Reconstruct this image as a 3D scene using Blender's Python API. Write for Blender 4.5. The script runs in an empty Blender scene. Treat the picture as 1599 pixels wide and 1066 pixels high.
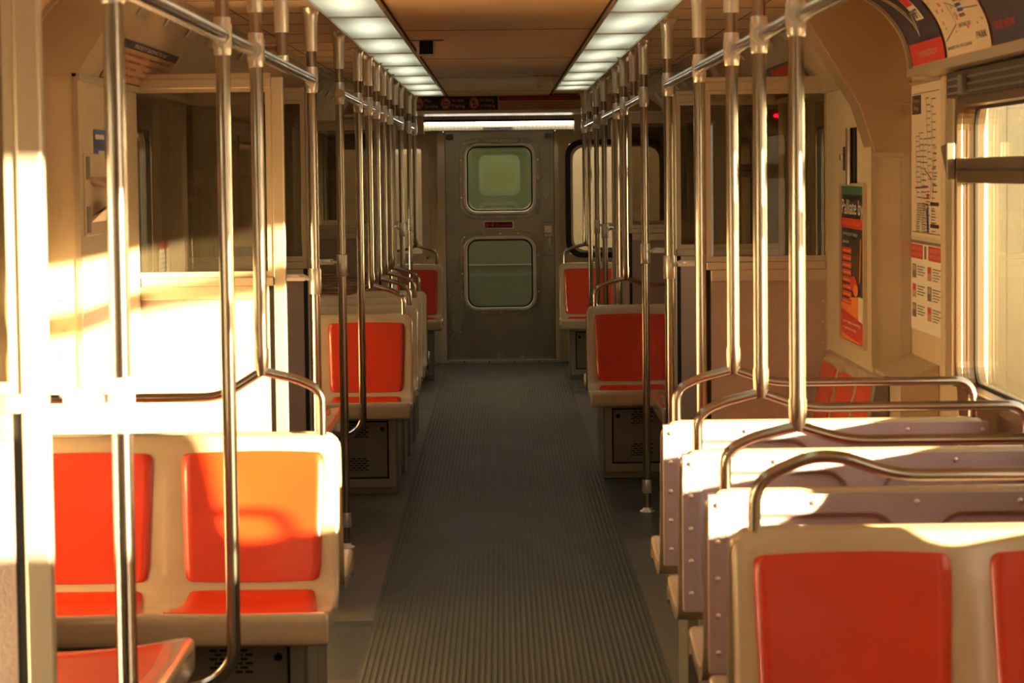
import bpy, bmesh, math, random
from mathutils import Vector, Matrix
random.seed(4)
SC = bpy.context.scene
COL = SC.collection
# ------------------------------------------------------------------ camera
F = 4000.0
def make_camera():
    Y = Vector((780-799.5, 533-268, -F)).normalized()
    Z = Vector((-0.012, 1, 0)); Z = (Z - Y*Z.dot(Y)).normalized()
    X = Y.cross(Z)
    R = Matrix((X, Y, Z))            # rows: world axes in camera space -> camera axes to world
    cd = bpy.data.cameras.new('camera'); co = bpy.data.objects.new('camera', cd); COL.objects.link(co)
    cd.sensor_width = 36; cd.lens = F/1599*36
    cd.clip_start = 0.05; cd.clip_end = 400
    cd.dof.use_dof = True; cd.dof.focus_distance = 15.0; cd.dof.aperture_fstop = 11
    co.matrix_world = Matrix.Translation((0, 0, 1.54)) @ R.to_4x4()
    SC.camera = co
make_camera()
# ------------------------------------------------------------------ world, sun, exposure
w = bpy.data.worlds.new('world'); SC.world = w; w.use_nodes = True
nt = w.node_tree; nt.nodes.clear()
out = nt.nodes.new('ShaderNodeOutputWorld'); bg = nt.nodes.new('ShaderNodeBackground')
tc = nt.nodes.new('ShaderNodeTexCoord'); sx = nt.nodes.new('ShaderNodeSeparateXYZ'); cr = nt.nodes.new('ShaderNodeValToRGB')
nt.links.new(tc.outputs['Generated'], sx.inputs[0]); nt.links.new(sx.outputs['Z'], cr.inputs[0])
cr.color_ramp.elements[0].position = 0.0; cr.color_ramp.elements[0].color = (1.0, 0.80, 0.54, 1)
cr.color_ramp.elements[1].position = 0.6; cr.color_ramp.elements[1].color = (0.60, 0.60, 0.58, 1)
nt.links.new(cr.outputs[0], bg.inputs['Color']); bg.inputs['Strength'].default_value = 1.5
nt.links.new(bg.outputs[0], out.inputs[0])
sd = bpy.data.lights.new('sun', 'SUN'); so = bpy.data.objects.new('sun', sd); COL.objects.link(so)
sd.energy = 31; sd.angle = math.radians(0.9); sd.color = (1.0, 0.77, 0.47)
so.rotation_euler = Vector((-1, 0.65, -0.16)).to_track_quat('-Z', 'Y').to_euler()
so.location = (6, -6, 4)
SC.view_settings.view_transform = 'Standard'; SC.view_settings.look = 'None'
SC.view_settings.exposure = 1.46; SC.view_settings.gamma = 1; SC.view_settings.use_curve_mapping = False
# ------------------------------------------------------------------ materials
def lin(c):
    return tuple(((v/255)/12.92 if v/255 <= .04045 else ((v/255+.055)/1.055)**2.4) for v in c)
def mat(name, rgb, rough=.5, metal=0, noise=None, bump=None, emit=None, coat=0, stretch=None):
    m = bpy.data.materials.new(name); m.use_nodes = True
    n = m.node_tree; b = n.nodes['Principled BSDF']
    col = lin(rgb)
    b.inputs['Base Color'].default_value = (*col, 1)
    b.inputs['Roughness'].default_value = rough; b.inputs['Metallic'].default_value = metal
    if coat: b.inputs['Coat Weight'].default_value = coat; b.inputs['Coat Roughness'].default_value = .12
    if noise or bump:
        t = n.nodes.new('ShaderNodeTexCoord'); mp = n.nodes.new('ShaderNodeMapping')
        n.links.new(t.outputs['Object'], mp.inputs[0])
        if stretch: mp.inputs['Scale'].default_value = stretch
    if noise:
        sc, amt = noise[:2]
        nz = n.nodes.new('ShaderNodeTexNoise'); nz.inputs['Scale'].default_value = sc; nz.inputs['Detail'].default_value = 5
        n.links.new(mp.outputs[0], nz.inputs['Vector'])
        r = n.nodes.new('ShaderNodeValToRGB'); r.color_ramp.elements[0].position = .3; r.color_ramp.elements[1].position = .72
        r.color_ramp.elements[0].color = (*[c*(1-amt) for c in col], 1); r.color_ramp.elements[1].color = (*[min(1, c*(1+amt)) for c in col], 1)
        n.links.new(nz.outputs['Fac'], r.inputs[0]); n.links.new(r.outputs[0], b.inputs['Base Color'])
        if len(noise) > 2:
            mr = n.nodes.new('ShaderNodeMapRange'); mr.inputs['To Min'].default_value = rough*(1-noise[2]); mr.inputs['To Max'].default_value = min(1, rough*(1+noise[2]))
            n.links.new(nz.outputs['Fac'], mr.inputs[0]); n.links.new(mr.outputs[0], b.inputs['Roughness'])
    if bump:
        sc, st = bump
        nz2 = n.nodes.new('ShaderNodeTexNoise'); nz2.inputs['Scale'].default_value = sc; nz2.inputs['Detail'].default_value = 3
        n.links.new(mp.outputs[0], nz2.inputs['Vector'])
        bp = n.nodes.new('ShaderNodeBump'); bp.inputs['Strength'].default_value = st; bp.inputs['Distance'].default_value = .01
        n.links.new(nz2.outputs['Fac'], bp.inputs['Height']); n.links.new(bp.outputs[0], b.inputs['Normal'])
    if emit:
        b.inputs['Emission Color'].default_value = (*lin(emit[0]), 1); b.inputs['Emission Strength'].default_value = emit[1]
    return m
def glass(name, tint, refl=1.0, dirt=.04, dirtcol=(200, 190, 160), rough=.0):
    m = bpy.data.materials.new(name); m.use_nodes = True; n = m.node_tree; n.nodes.clear()
    o = n.nodes.new('ShaderNodeOutputMaterial'); tr = n.nodes.new('ShaderNodeBsdfTransparent'); tr.inputs[0].default_value = (*tint, 1)
    gl = n.nodes.new('ShaderNodeBsdfGlossy'); gl.inputs['Roughness'].default_value = rough; gl.inputs[0].default_value = (refl, refl, refl, 1)
    df = n.nodes.new('ShaderNodeBsdfDiffuse'); df.inputs[0].default_value = (*lin(dirtcol), 1)
    lw = n.nodes.new('ShaderNodeLayerWeight'); lw.inputs['Blend'].default_value = .5
    pw = n.nodes.new('ShaderNodeMath'); pw.operation = 'POWER'; pw.inputs[1].default_value = 5; n.links.new(lw.outputs['Facing'], pw.inputs[0])
    fr = n.nodes.new('ShaderNodeMath'); fr.operation = 'MULTIPLY_ADD'; fr.inputs[1].default_value = .9; fr.inputs[2].default_value = .035; n.links.new(pw.outputs[0], fr.inputs[0])
    m1 = n.nodes.new('ShaderNodeMixShader'); m2 = n.nodes.new('ShaderNodeMixShader')
    t = n.nodes.new('ShaderNodeTexCoord'); nz = n.nodes.new('ShaderNodeTexNoise'); nz.inputs['Scale'].default_value = 3; nz.inputs['Detail'].default_value = 6
    mr = n.nodes.new('ShaderNodeMapRange'); mr.inputs['To Min'].default_value = 0; mr.inputs['To Max'].default_value = dirt*2
    n.links.new(t.outputs['Object'], nz.inputs['Vector']); n.links.new(nz.outputs['Fac'], mr.inputs[0])
    n.links.new(mr.outputs[0], m1.inputs[0]); n.links.new(tr.outputs[0], m1.inputs[1]); n.links.new(df.outputs[0], m1.inputs[2])
    n.links.new(fr.outputs[0], m2.inputs[0]); n.links.new(m1.outputs[0], m2.inputs[1]); n.links.new(gl.outputs[0], m2.inputs[2])
    n.links.new(m2.outputs[0], o.inputs[0]); return m
M = {}
M['wall'] = mat('cream_wall', (205, 188, 158), .38, noise=(2.5, .06))
M['wallmetal'] = mat('warm_satin_metal', (196, 178, 152), .42, .25, noise=(4, .10, .2))
M['frame'] = mat('satin_frame', (196, 182, 160), .32, .55)
M['lower'] = mat('textured_lilac_panel', (178, 156, 146), .42, .25, noise=(3, .06, .2), bump=(160, .25))
M['ceil'] = mat('ceiling_panel', (214, 186, 156), .55, noise=(1.2, .05))
M['ceilc'] = mat('ceiling_centre_panel', (224, 190, 156), .50, noise=(1.2, .06))
M['seam'] = mat('dark_seam', (40, 28, 22), .7)
M['shell'] = mat('beige_fibreglass', (190, 170, 140), .24, noise=(6, .05), coat=.7)
M['pad'] = mat('orange_plastic', (208, 56, 17), .34, noise=(9, .07), coat=.12)
M['back'] = mat('lilac_stainless_back', (176, 164, 174), .38, .5, noise=(5, .08, .2), bump=(420, .35))
M['ped'] = mat('grey_painted_steel', (126, 122, 114), .42, .35, noise=(7, .1, .2))
M['pedd'] = mat('dark_steel', (66, 62, 60), .45, .3, noise=(7, .1))
M['steel'] = mat('polished_steel', (176, 168, 158), .17, 1.0)
M['latch'] = mat('latch_metal', (150, 142, 130), .3, .8)
M['winframe'] = mat('window_metal', (156, 134, 110), .3, 1.0)
M['pedf'] = mat('cabinet_frame', (150, 146, 138), .4, .3)
M['hood'] = mat('hood_metal', (186, 164, 136), .34, .6, noise=(3, .06, .2))
M['cast'] = mat('cast_aluminium', (222, 218, 212), .30, .75)
M['door'] = mat('worn_stainless', (158, 164, 158), .24, 1.0, noise=(4, .2, .7), bump=(6, .12), stretch=(1, 1, .3))
M['rail'] = mat('brushed_steel', (190, 182, 168), .24, 1.0)
M['black'] = mat('black_rubber', (22, 20, 19), .55)
M['dark'] = mat('dark_recess', (12, 11, 11), .8)
M['floor'] = mat('floor_tile', (56, 60, 64), .42, noise=(9, .22, .3), bump=(60, .05))
M['floor2'] = mat('floor_tile_patch', (86, 84, 82), .40, noise=(9, .2, .3))
M['mat'] = mat('aisle_rubber', (62, 66, 64), .5, noise=(3.5, .2, .2), stretch=(1, .5, 1))
M['lens'] = mat('ribbed_lens', (150, 152, 140), .4, emit=((238, 240, 206), .4))
M['tube'] = mat('fluorescent_tube', (255, 255, 250), .4, emit=((255, 250, 236), 6))
M['lit'] = mat('reflector', (170, 166, 152), .4, .3)
M['red'] = mat('print_red', (206, 44, 34), .45)
M['dred'] = mat('print_dark_red', (128, 22, 24), .45)
M['navy'] = mat('print_navy', (38, 42, 74), .4)
M['blk'] = mat('print_black', (20, 18, 24), .4)
M['white'] = mat('print_white', (232, 226, 214), .5)
M['paper'] = mat('print_paper', (222, 206, 186), .5)
M['tan'] = mat('print_tan', (188, 148, 118), .5)
M['orange'] = mat('print_orange', (240, 130, 40), .45)
M['yel'] = mat('print_yellow', (196, 180, 84), .5)
M['grn'] = mat('print_green', (36, 104, 78), .45)
M['blue'] = mat('print_blue', (50, 84, 170), .45)
M['grey'] = mat('print_grey', (112, 104, 104), .5)
M['pink'] = mat('print_pink', (214, 150, 140), .5)
M['plate'] = mat('plate_red', (226, 40, 60), .4)
M['redlamp'] = mat('red_lamp', (255, 20, 40), .3, emit=((255, 10, 40), 12))
M['pane'] = glass('window_glass', (.92, .90, .82), 1.0, .05)
M['pane2'] = glass('screen_glass', (.66, .62, .55), 1.0, .015)
M['pane3'] = glass('door_glass', (.88, .92, .84), .9, .06, (160, 165, 140))
M['nwall'] = mat('next_car_wall', (176, 178, 152), .5, .1)
M['nwall2'] = mat('next_car_door', (104, 112, 98), .4, .4)
M['nlens'] = mat('next_car_light', (190, 220, 190), .4, emit=((228, 232, 200), 1.3))
M['ground'] = mat('gravel', (150, 128, 98), .9, noise=(4, .3), bump=(20, .5))
M['train'] = mat('fluted_car_side', (186, 178, 158), .5, .2, noise=(1, .06))
M['leaf'] = mat('tree_leaves', (96, 84, 40), .8, noise=(3, .3))
M['bark'] = mat('tree_bark', (78, 58, 40), .9)
def flecks(m, scale, thr, rgb):
    n = m.node_tree; b = n.nodes['Principled BSDF']; src = b.inputs['Base Color'].links[0].from_socket
    t = n.nodes.new('ShaderNodeTexCoord'); v = n.nodes.new('ShaderNodeTexVoronoi'); v.inputs['Scale'].default_value = scale; n.links.new(t.outputs['Object'], v.inputs['Vector'])
    c = n.nodes.new('ShaderNodeMath'); c.operation = 'LESS_THAN'; c.inputs[1].default_value = thr; n.links.new(v.outputs['Distance'], c.inputs[0])
    z = n.nodes.new('ShaderNodeTexNoise'); z.inputs['Scale'].default_value = 1.7; n.links.new(t.outputs['Object'], z.inputs['Vector'])
    g = n.nodes.new('ShaderNodeMath'); g.operation = 'MULTIPLY'; n.links.new(c.outputs[0], g.inputs[0]); n.links.new(z.outputs['Fac'], g.inputs[1])
    x = n.nodes.new('ShaderNodeMix'); x.data_type = 'RGBA'; n.links.new(g.outputs[0], x.inputs[0]); n.links.new(src, x.inputs[6]); x.inputs[7].default_value = (*lin(rgb), 1)
    n.links.new(x.outputs[2], b.inputs['Base Color'])
flecks(M['mat'], 14, .07, (150, 140, 120)); flecks(M['floor'], 12, .06, (130, 124, 112)); flecks(M['floor2'], 12, .06, (140, 134, 120))
ML = lambda *k: [M[x] for x in k]
# ------------------------------------------------------------------ mesh builder
class MB:
    def __init__(s): s.v = []; s.f = []; s.m = []; s.s = []
    def add(s, vs, fs, mi=0, sm=False):
        o = len(s.v); s.v += [tuple(v) for v in vs]
        for f in fs: s.f.append(tuple(i+o for i in f)); s.m.append(mi); s.s.append(sm)
    def box(s, x0, x1, y0, y1, z0, z1, mi=0):
        if x0 > x1: x0, x1 = x1, x0
        if y0 > y1: y0, y1 = y1, y0
        v = [(x, y, z) for z in (z0, z1) for y in (y0, y1) for x in (x0, x1)]
        s.add(v, [(0, 2, 3, 1), (4, 5, 7, 6), (0, 1, 5, 4), (2, 6, 7, 3), (0, 4, 6, 2), (1, 3, 7, 5)], mi)
    def prism(s, poly, axis, a, b, mi=0):
        """poly: 2-D points; axis: extrusion axis. x: (y,z)  y: (x,z)  z: (x,y)"""
        def P(p, t): return {'x': (t, p[0], p[1]), 'y': (p[0], t, p[1]), 'z': (p[0], p[1], t)}[axis]
        n = len(poly); vs = [P(p, a) for p in poly] + [P(p, b) for p in poly]
        s.add(vs, [tuple(range(n))[::-1], tuple(range(n, 2*n))] + [(i, (i+1) % n, n+(i+1) % n, n+i) for i in range(n)], mi)
    def ring(s, outer, inner, axis, a, b, mi=0):
        def P(p, t): return {'x': (t, p[0], p[1]), 'y': (p[0], t, p[1]), 'z': (p[0], p[1], t)}[axis]
        n = len(outer); vs = [P(p, a) for p in outer]+[P(p, a) for p in inner]+[P(p, b) for p in outer]+[P(p, b) for p in inner]
        fs = []
        for i in range(n):
            j = (i+1) % n
            fs += [(i, j, n+j, n+i), (2*n+i, 3*n+i, 3*n+j, 2*n+j), (i, 2*n+i, 2*n+j, j), (n+i, n+j, 3*n+j, 3*n+i)]
        s.add(vs, fs, mi)
    def tube(s, pts, r, seg=14, mi=0, caps=True):
        pts = [Vector(p) for p in pts]; n = len(pts); vs = []; ref = None
        rr = r if isinstance(r, (list, tuple)) else [r]*n
        for i, p in enumerate(pts):
            d = (pts[min(i+1, n-1)]-pts[max(i-1, 0)]).normalized()
            if ref is None:
                ref = d.orthogonal().normalized()
            ref = (ref - d*ref.dot(d)).normalized(); q = d.cross(ref)
            for k in range(seg):
                a = 2*math.pi*k/seg; vs.append(p + (ref*math.cos(a)+q*math.sin(a))*rr[i])
        fs = [(i*seg+k, i*seg+(k+1) % seg, (i+1)*seg+(k+1) % seg, (i+1)*seg+k) for i in range(n-1) for k in range(seg)]
        s.add(vs, fs, mi, True)
        if caps: 
            s.add(vs[:seg], [tuple(range(seg))[::-1]], mi); s.add(vs[-seg:], [tuple(range(seg))], mi)
    def lathe(s, prof, cx=0, cy=0, seg=18, mi=0):
        """prof: (r,z) going up"""
        s.tube([(cx, cy, z) for r, z in prof], [r for r, z in prof], seg, mi) if False else s._lathe(prof, cx, cy, seg, mi)
    def _lathe(s, prof, cx, cy, seg, mi):
        vs = [(cx+r*math.cos(2*math.pi*k/seg), cy+r*math.sin(2*math.pi*k/seg), z) for r, z in prof for k in range(seg)]
        fs = [(i*seg+k, i*seg+(k+1) % seg, (i+1)*seg+(k+1) % seg, (i+1)*seg+k) for i in range(len(prof)-1) for k in range(seg)]
        s.add(vs, fs, mi, True); n = len(prof)
        s.add(vs[:seg], [tuple(range(seg))[::-1]], mi); s.add(vs[(n-1)*seg:], [tuple(range(seg))], mi)
    def mesh(s, name, mats):
        me = bpy.data.meshes.new(name); me.from_pydata(s.v, [], s.f)
        for m in mats: me.materials.append(m)
        me.polygons.foreach_set('material_index', s.m); me.polygons.foreach_set('use_smooth', s.s); me.update(); return me
    def build(s, name, mats, parent=None, bevel=0, loc=None, **tags):
        me = s.mesh(name, mats); o = bpy.data.objects.new(name, me); COL.objects.link(o)
        if parent: o.parent = parent
        if loc: o.location = loc
        if bevel:
            b = o.modifiers.new('bevel', 'BEVEL'); b.width = bevel; b.segments = 2; b.limit_method = 'ANGLE'; b.angle_limit = math.radians(50)
        for k, v in tags.items(): o[k] = v
        return o
def link(name, me, parent=None, **tags):
    o = bpy.data.objects.new(name, me); COL.objects.link(o)
    if parent: o.parent = parent
    for k, v in tags.items(): o[k] = v
    return o
def thing(name, label, cat, loc=(0, 0, 0), group=None, rz=0):
    o = bpy.data.objects.new(name, None); COL.objects.link(o); o.location = loc; o.rotation_euler.z = rz
    o.empty_display_size = .1
    o['label'] = label; o['category'] = cat
    if group: o['group'] = group
    return o
def rrect(x0, x1, z0, z1, r, n=7):
    P = []
    for cx, cz, a0 in ((x1-r, z1-r, 0), (x0+r, z1-r, 90), (x0+r, z0+r, 180), (x1-r, z0+r, 270)):
        for k in range(n): a = math.radians(a0+90*k/(n-1)); P.append((cx+r*math.cos(a), cz+r*math.sin(a)))
    return P
def fillet(pts, rad, n=7):
    """round the interior corners of a polyline"""
    P = [Vector(p) for p in pts]; R = [P[0]]
    for i in range(1, len(P)-1):
        r = rad[i-1] if isinstance(rad, (list, tuple)) else rad
        a = (P[i-1]-P[i]); b = (P[i+1]-P[i]); L = min(r, a.length*.49, b.length*.49)
        p0 = P[i]+a.normalized()*L; p2 = P[i]+b.normalized()*L
        for k in range(n+1):
            t = k/n; R.append(p0*(1-t)**2+P[i]*2*t*(1-t)+p2*t*t)
    R.append(P[-1]); return R
# ---- drawings: flat print on a surface given by to3d(u,v,off)
_tc = {}
def textmesh(s, bold=0):
    if (s, bold) not in _tc:
        c = bpy.data.curves.new('t', 'FONT'); c.body = s; c.size = 1; c.align_x = 'LEFT'; c.resolution_u = 2
        c.offset = bold
        o = bpy.data.objects.new('t', c); COL.objects.link(o)
        dg = bpy.context.evaluated_depsgraph_get(); me = bpy.data.meshes.new_from_object(o.evaluated_get(dg))
        V = [(v.co.x, v.co.y) for v in me.vertices]; Fc = [tuple(p.vertices) for p in me.polygons]
        bpy.data.objects.remove(o); bpy.data.curves.remove(c); bpy.data.meshes.remove(me)
        _tc[(s, bold)] = (V, Fc)
    return _tc[(s, bold)]
class Draw:
    def __init__(s, to3d, step=None): s.b = MB(); s.t = to3d; s.mats = []; s.layer = 0; s.step = step
    def mi(s, k):
        if k not in s.mats: s.mats.append(k)
        return s.mats.index(k)
    def poly(s, pts, k, layer=1):
        s.b.add([s.t(u, v, layer*.0007) for u, v in pts], [tuple(range(len(pts)))], s.mi(k))
    def rect(s, u0, u1, v0, v1, k, layer=1, n=1):
        for i in range(n):
            a = v0+(v1-v0)*i/n; b = v0+(v1-v0)*(i+1)/n
            s.poly([(u0, a), (u1, a), (u1, b), (u0, b)], k, layer)
    def disc(s, u, v, r, k, layer=1, asp=1, n=24): s.poly([(u+r*math.cos(2*math.pi*i/n), v+r*asp*math.sin(2*math.pi*i/n)) for i in range(n)], k, layer)
    def line(s, pts, w, k, layer=1):
        for (a, b), (c, d) in zip(pts[:-1], pts[1:]):
            L = math.hypot(c-a, d-b) or 1; nx = -(d-b)/L*w/2; ny = (c-a)/L*w/2
            s.poly([(a+nx, b+ny), (a-nx, b-ny), (c-nx, d-ny), (c+nx, d+ny)], k, layer)
    def text(s, txt, u0, u1, v0, h, k, layer=2, bold=.01):
        V, Fc = textmesh(txt, bold); a = min(p[0] for p in V); b = max(p[0] for p in V); 
        su = (u1-u0)/(b-a); sv = h/.72
        s.b.add([s.t(u0+(x-a)*su, v0+y*sv, layer*.0007) for x, y in V], Fc, s.mi(k))
    def build(s, name, parent=None, **tags): return s.b.build(name, [M[k] for k in s.mats], parent, **tags)
# right-wall map: u=0 at far end, increasing toward the camera
def on_right(X, yfar): return lambda u, v, o: (X-o, yfar-u, v)
def on_left(X, ynear): return lambda u, v, o: (X+o, ynear+u, v)
def on_end(Y): return lambda u, v, o: (u, Y-o, v)
# ------------------------------------------------------------------ shell of the car
WX = 1.38; YB = -1.6; YE = 20.7; CZ = 2.12
def wall(name, side, holes):
    b = MB(); x0, x1 = side*WX, side*(WX+.06); y = YB
    for (a, c, z0, z1) in sorted(holes):
        b.box(x0, x1, y, a, 0, 2.16); b.box(x0, x1, a, c, 0, z0); b.box(x0, x1, a, c, z1, 2.16); y = c
    b.box(x0, x1, y, YE+.06, 0, 2.16)
    b.build(name, ML('wall'), kind='structure')
WZ0, WZ1 = .885, 1.725
RW = [(4.42, 5.05), (5.30, 7.56), (12.75, 14.3), (17.6, 19.1)]
LW = [(4.9, 5.7), (5.82, 6.6), (11.7, 13.2), (13.3, 14.9), (18.7, 20.0)]
RD = [(9.95, 11.35), (15.75, 16.95)]
OPEN = (1.9, 3.05)
_x = [(0,0), (9.95, 11.35), (15.75, 16.95)]       # right side doorways
LD = [(2.4, 3.95), (9.0, 10.35), (17.0, 18.4)]
wall('wall_right', 1, [(a, c, WZ0, WZ1) for a, c in RW]+[(a, c, .02, 1.83) for a, c in RD]+[(*OPEN, .02, 1.95)])
wall('wall_left', -1, [(a, c, WZ0, WZ1) for a, c in LW]+[(a, c, .02, 1.83) for a, c in LD])
b = MB(); b.box(-1.44, 1.44, YB, YE+.06, -.08, 0); b.build('floor', ML('floor'), kind='structure')
b = MB(); b.box(-1.44, 1.44, YB-.06, YB, 0, 2.2); b.build('wall_back', ML('wall'), kind='structure')
# ceiling: centre panel, outer panels, grooves
b = MB(); b.box(-1.44, 1.44, YB, YE+.06, CZ+.01, CZ+.08, 0)
b.box(-.385, .385, YB, YE, CZ, CZ+.02, 1)
for s in (-1, 1): b.box(s*.64, s*1.37, YB, YE, CZ, CZ+.02, 0)
y = 10.54-2.65*4
while y < YE: b.box(-.383, .383, y, y+.012, CZ-.001, CZ+.01, 2); y += 2.65
for s in (-1, 1):
    for x in (.94,): b.box(s*x, s*(x+.004), YB, YE, CZ-.001, CZ+.01, 2)
    y = 7.2
    while y < YE: b.box(s*.66, s*1.25, y, y+.010, CZ-.001, CZ+.01, 2); y += .7
    b.box(s*.385, s*.40, YB, YE, CZ-.004, CZ+.02, 2)
b.build('ceiling', ML('ceil', 'ceilc', 'seam'), kind='structure')
# aisle runner with real ribs
def aisle():
    x0, x1 = -.455, .50; P = [(x0, 0), (x0, .003)]; x = x0+.012
    while x < x1-.02:
        P += [(x, .003), (x+.003, .0052), (x+.009, .0052), (x+.012, .003)]; x += .0195
    P += [(x1, .003), (x1, 0)]
    b = MB(); n = len(P); vs = [(p[0], YB+.02, p[1]) for p in P]+[(p[0], YE-.12, p[1]) for p in P]
    b.add(vs, [(i, i+1, n+i+1, n+i) for i in range(n-1)])
    b.build('aisle_runner', ML('mat'), label='long ribbed rubber runner down the middle of the aisle floor', category='floor runner')
aisle()
b = MB()
random.seed(3)
for s, lo, hi in ((-1, .456, .74), (1, .501, .74)):
    y = 3.0
    while y < 20:
        h = random.uniform(1.0, 2.4)
        if random.random() < .5: b.box(s*lo, s*hi, y, y+h, -.01, .0015)
        y += h
b.build('trim_1', ML('floor2'), kind='structure')
# ------------------------------------------------------------------ ceiling lights
def light_row(side, yend, label):
    t = thing('ceiling_light', label, 'ceiling light', (side*.51, 0, 2.12), 'long fluorescent ceiling lights')
    seams = [YB+.1, 0.1, 1.5, 3.0, 4.4, 5.9, 7.95, 9.42, 10.93, 12.3, 13.75, 15.17, 16.6, 17.9, yend] if side < 0 else [YB+.1, .1, 1.6, 3.2, 4.8, 6.3, 7.9, 9.3, 10.75, 12.15, 13.55, 14.9, 16.3, 17.2, yend]
    b = MB()
    for s in (-1, 1): b.box(s*.108, s*.118, YB+.1, yend, -.016, .004)
    for y in seams[1:]: b.box(-.116, .116, y-.008, y+.008, -.014, .004)
    b.build('frame', ML('frame'), t)
    for a, c in zip(seams[:-1], seams[1:]):
        l = MB(); l.box(-.107, .107, a+.009, c-.009, -.008, .004)
        l.build('diffuser', ML('lens'), t)
light_row(-1, 19.1, 'left long row of glowing ribbed ceiling light panels above the aisle')
light_row(1, 18.15, 'right long row of glowing ribbed ceiling light panels, ending shorter of the end door')
# lens glow varies along each panel (tube ends are dimmer)
def lens_nodes():
    n = M['lens'].node_tree; b = n.nodes['Principled BSDF']
    t = n.nodes.new('ShaderNodeTexCoord'); s = n.nodes.new('ShaderNodeSeparateXYZ'); 
    a = n.nodes.new('ShaderNodeMath'); a.operation = 'ABSOLUTE'; n.links.new(t.outputs['Generated'], s.inputs[0])
    sub = n.nodes.new('ShaderNodeMath'); sub.operation = 'SUBTRACT'; sub.inputs[1].default_value = .5
    n.links.new(s.outputs['Y'], sub.inputs[0]); n.links.new(sub.outputs[0], a.inputs[0])
    mr = n.nodes.new('ShaderNodeMapRange'); mr.inputs['From Min'].default_value = 0; mr.inputs['From Max'].default_value = .5
    mr.inputs['To Min'].default_value = .38; mr.inputs['To Max'].default_value = .15; mr.interpolation_type = 'SMOOTHSTEP'
    n.links.new(a.outputs[0], mr.inputs[0])
    # two tubes behind the lens: brighter along a skewed line, dim towards the sides; fine ribs
    sk = n.nodes.new('ShaderNodeMath'); sk.operation = 'MULTIPLY_ADD'; sk.inputs[1].default_value = .25; n.links.new(sub.outputs[0], sk.inputs[0]); n.links.new(s.outputs['X'], sk.inputs[2])
    sx2 = n.nodes.new('ShaderNodeMath'); sx2.operation = 'SUBTRACT'; sx2.inputs[1].default_value = .5; n.links.new(sk.outputs[0], sx2.inputs[0])
    ab = n.nodes.new('ShaderNodeMath'); ab.operation = 'ABSOLUTE'; n.links.new(sx2.outputs[0], ab.inputs[0])
    m2 = n.nodes.new('ShaderNodeMapRange'); m2.inputs['From Max'].default_value = .5; m2.inputs['To Min'].default_value = 1.35; m2.inputs['To Max'].default_value = .5; m2.interpolation_type = 'SMOOTHSTEP'
    n.links.new(ab.outputs[0], m2.inputs[0])
    mm = n.nodes.new('ShaderNodeMath'); mm.operation = 'MULTIPLY'; n.links.new(mr.outputs[0], mm.inputs[0]); n.links.new(m2.outputs[0], mm.inputs[1])
    n.links.new(mm.outputs[0], b.inputs['Emission Strength'])
lens_nodes()
for X, Y, k, lab, cat in ((-.315, 11.3, 'dark', 'small black-faced box hanging from the ceiling beside the left lights', 'ceiling box'),
                     (.285, 15.6, 'wall', 'small plain beige box hanging from the ceiling near the right lights', 'ceiling box')):
    t = thing('ceiling_box', lab, cat, (X, Y, CZ))
    b = MB(); b.box(-.075, .075, 0, .02, -.006, 0); b.box(-.042, .042, .0, .06, -.07, 0); b.build('housing', ML('frame' if k == 'dark' else 'wall'), t, bevel=.004)
    b = MB(); b.box(-.03, .03, -.006, 0, -.062, -.004); b.build('face', ML(k), t)
    b = MB(); b.box(-.078, .078, -.004, .02, -.003, -.0005); b.build('gasket', ML('black'), t)  # black strip drawn in as the shadow line where box meets ceiling
# ------------------------------------------------------------------ coves above the windows
def cove_pt(t, side, off=0):     # t 0 at lower edge, 1 at ceiling
    a = t*math.pi/2; return (side*(1.0+(.30-off)*math.cos(a)), 1.84+(.275-off)*math.sin(a))
def cove(n, side, y0, y1):
    b = MB(); N = 14; pts = [cove_pt(i/N, side) for i in range(N+1)]
    vs = [(p[0], y, p[1]) for y in (y0, y1) for p in pts]
    b.add(vs, [(i, i+1, N+2+i, N+1+i) for i in range(N)], 0, True)
    outer = pts+[(side*1.0, 2.13), (side*1.379, 2.13), (side*1.379, 1.84)]
    b.prism(outer, 'y', y0-.0, y0+.004, 0); b.prism(outer, 'y', y1-.004, y1, 0)
    # rim strips at the ends and bottom ledge
    rim = [cove_pt(i/N, side, .012) for i in range(N+1)]
    for yy in (y0, y1-.03):
        b.prism(pts+rim[::-1], 'y', yy, yy+.03, 1)
    b.prism([(side*1.286, 1.845), (side*1.286, 1.822), (side*1.379, 1.822), (side*1.379, 1.845)], 'y', y0, y1, 1)
    b.box(side*.99, side*1.012, y0, y1, 2.095, 2.121, 1)
    b.build('trim_%d' % n, ML('ceil', 'frame'), kind='structure')
cove(2, 1, 2.9, 8.1); cove(3, -1, 4.3, 7.1); cove(4, 1, 12.7, 14.8); cove(5, -1, 11.7, 15.4); cove(6, 1, 18.2, 20.6); cove(7, -1, 19.0, 20.6)
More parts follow.
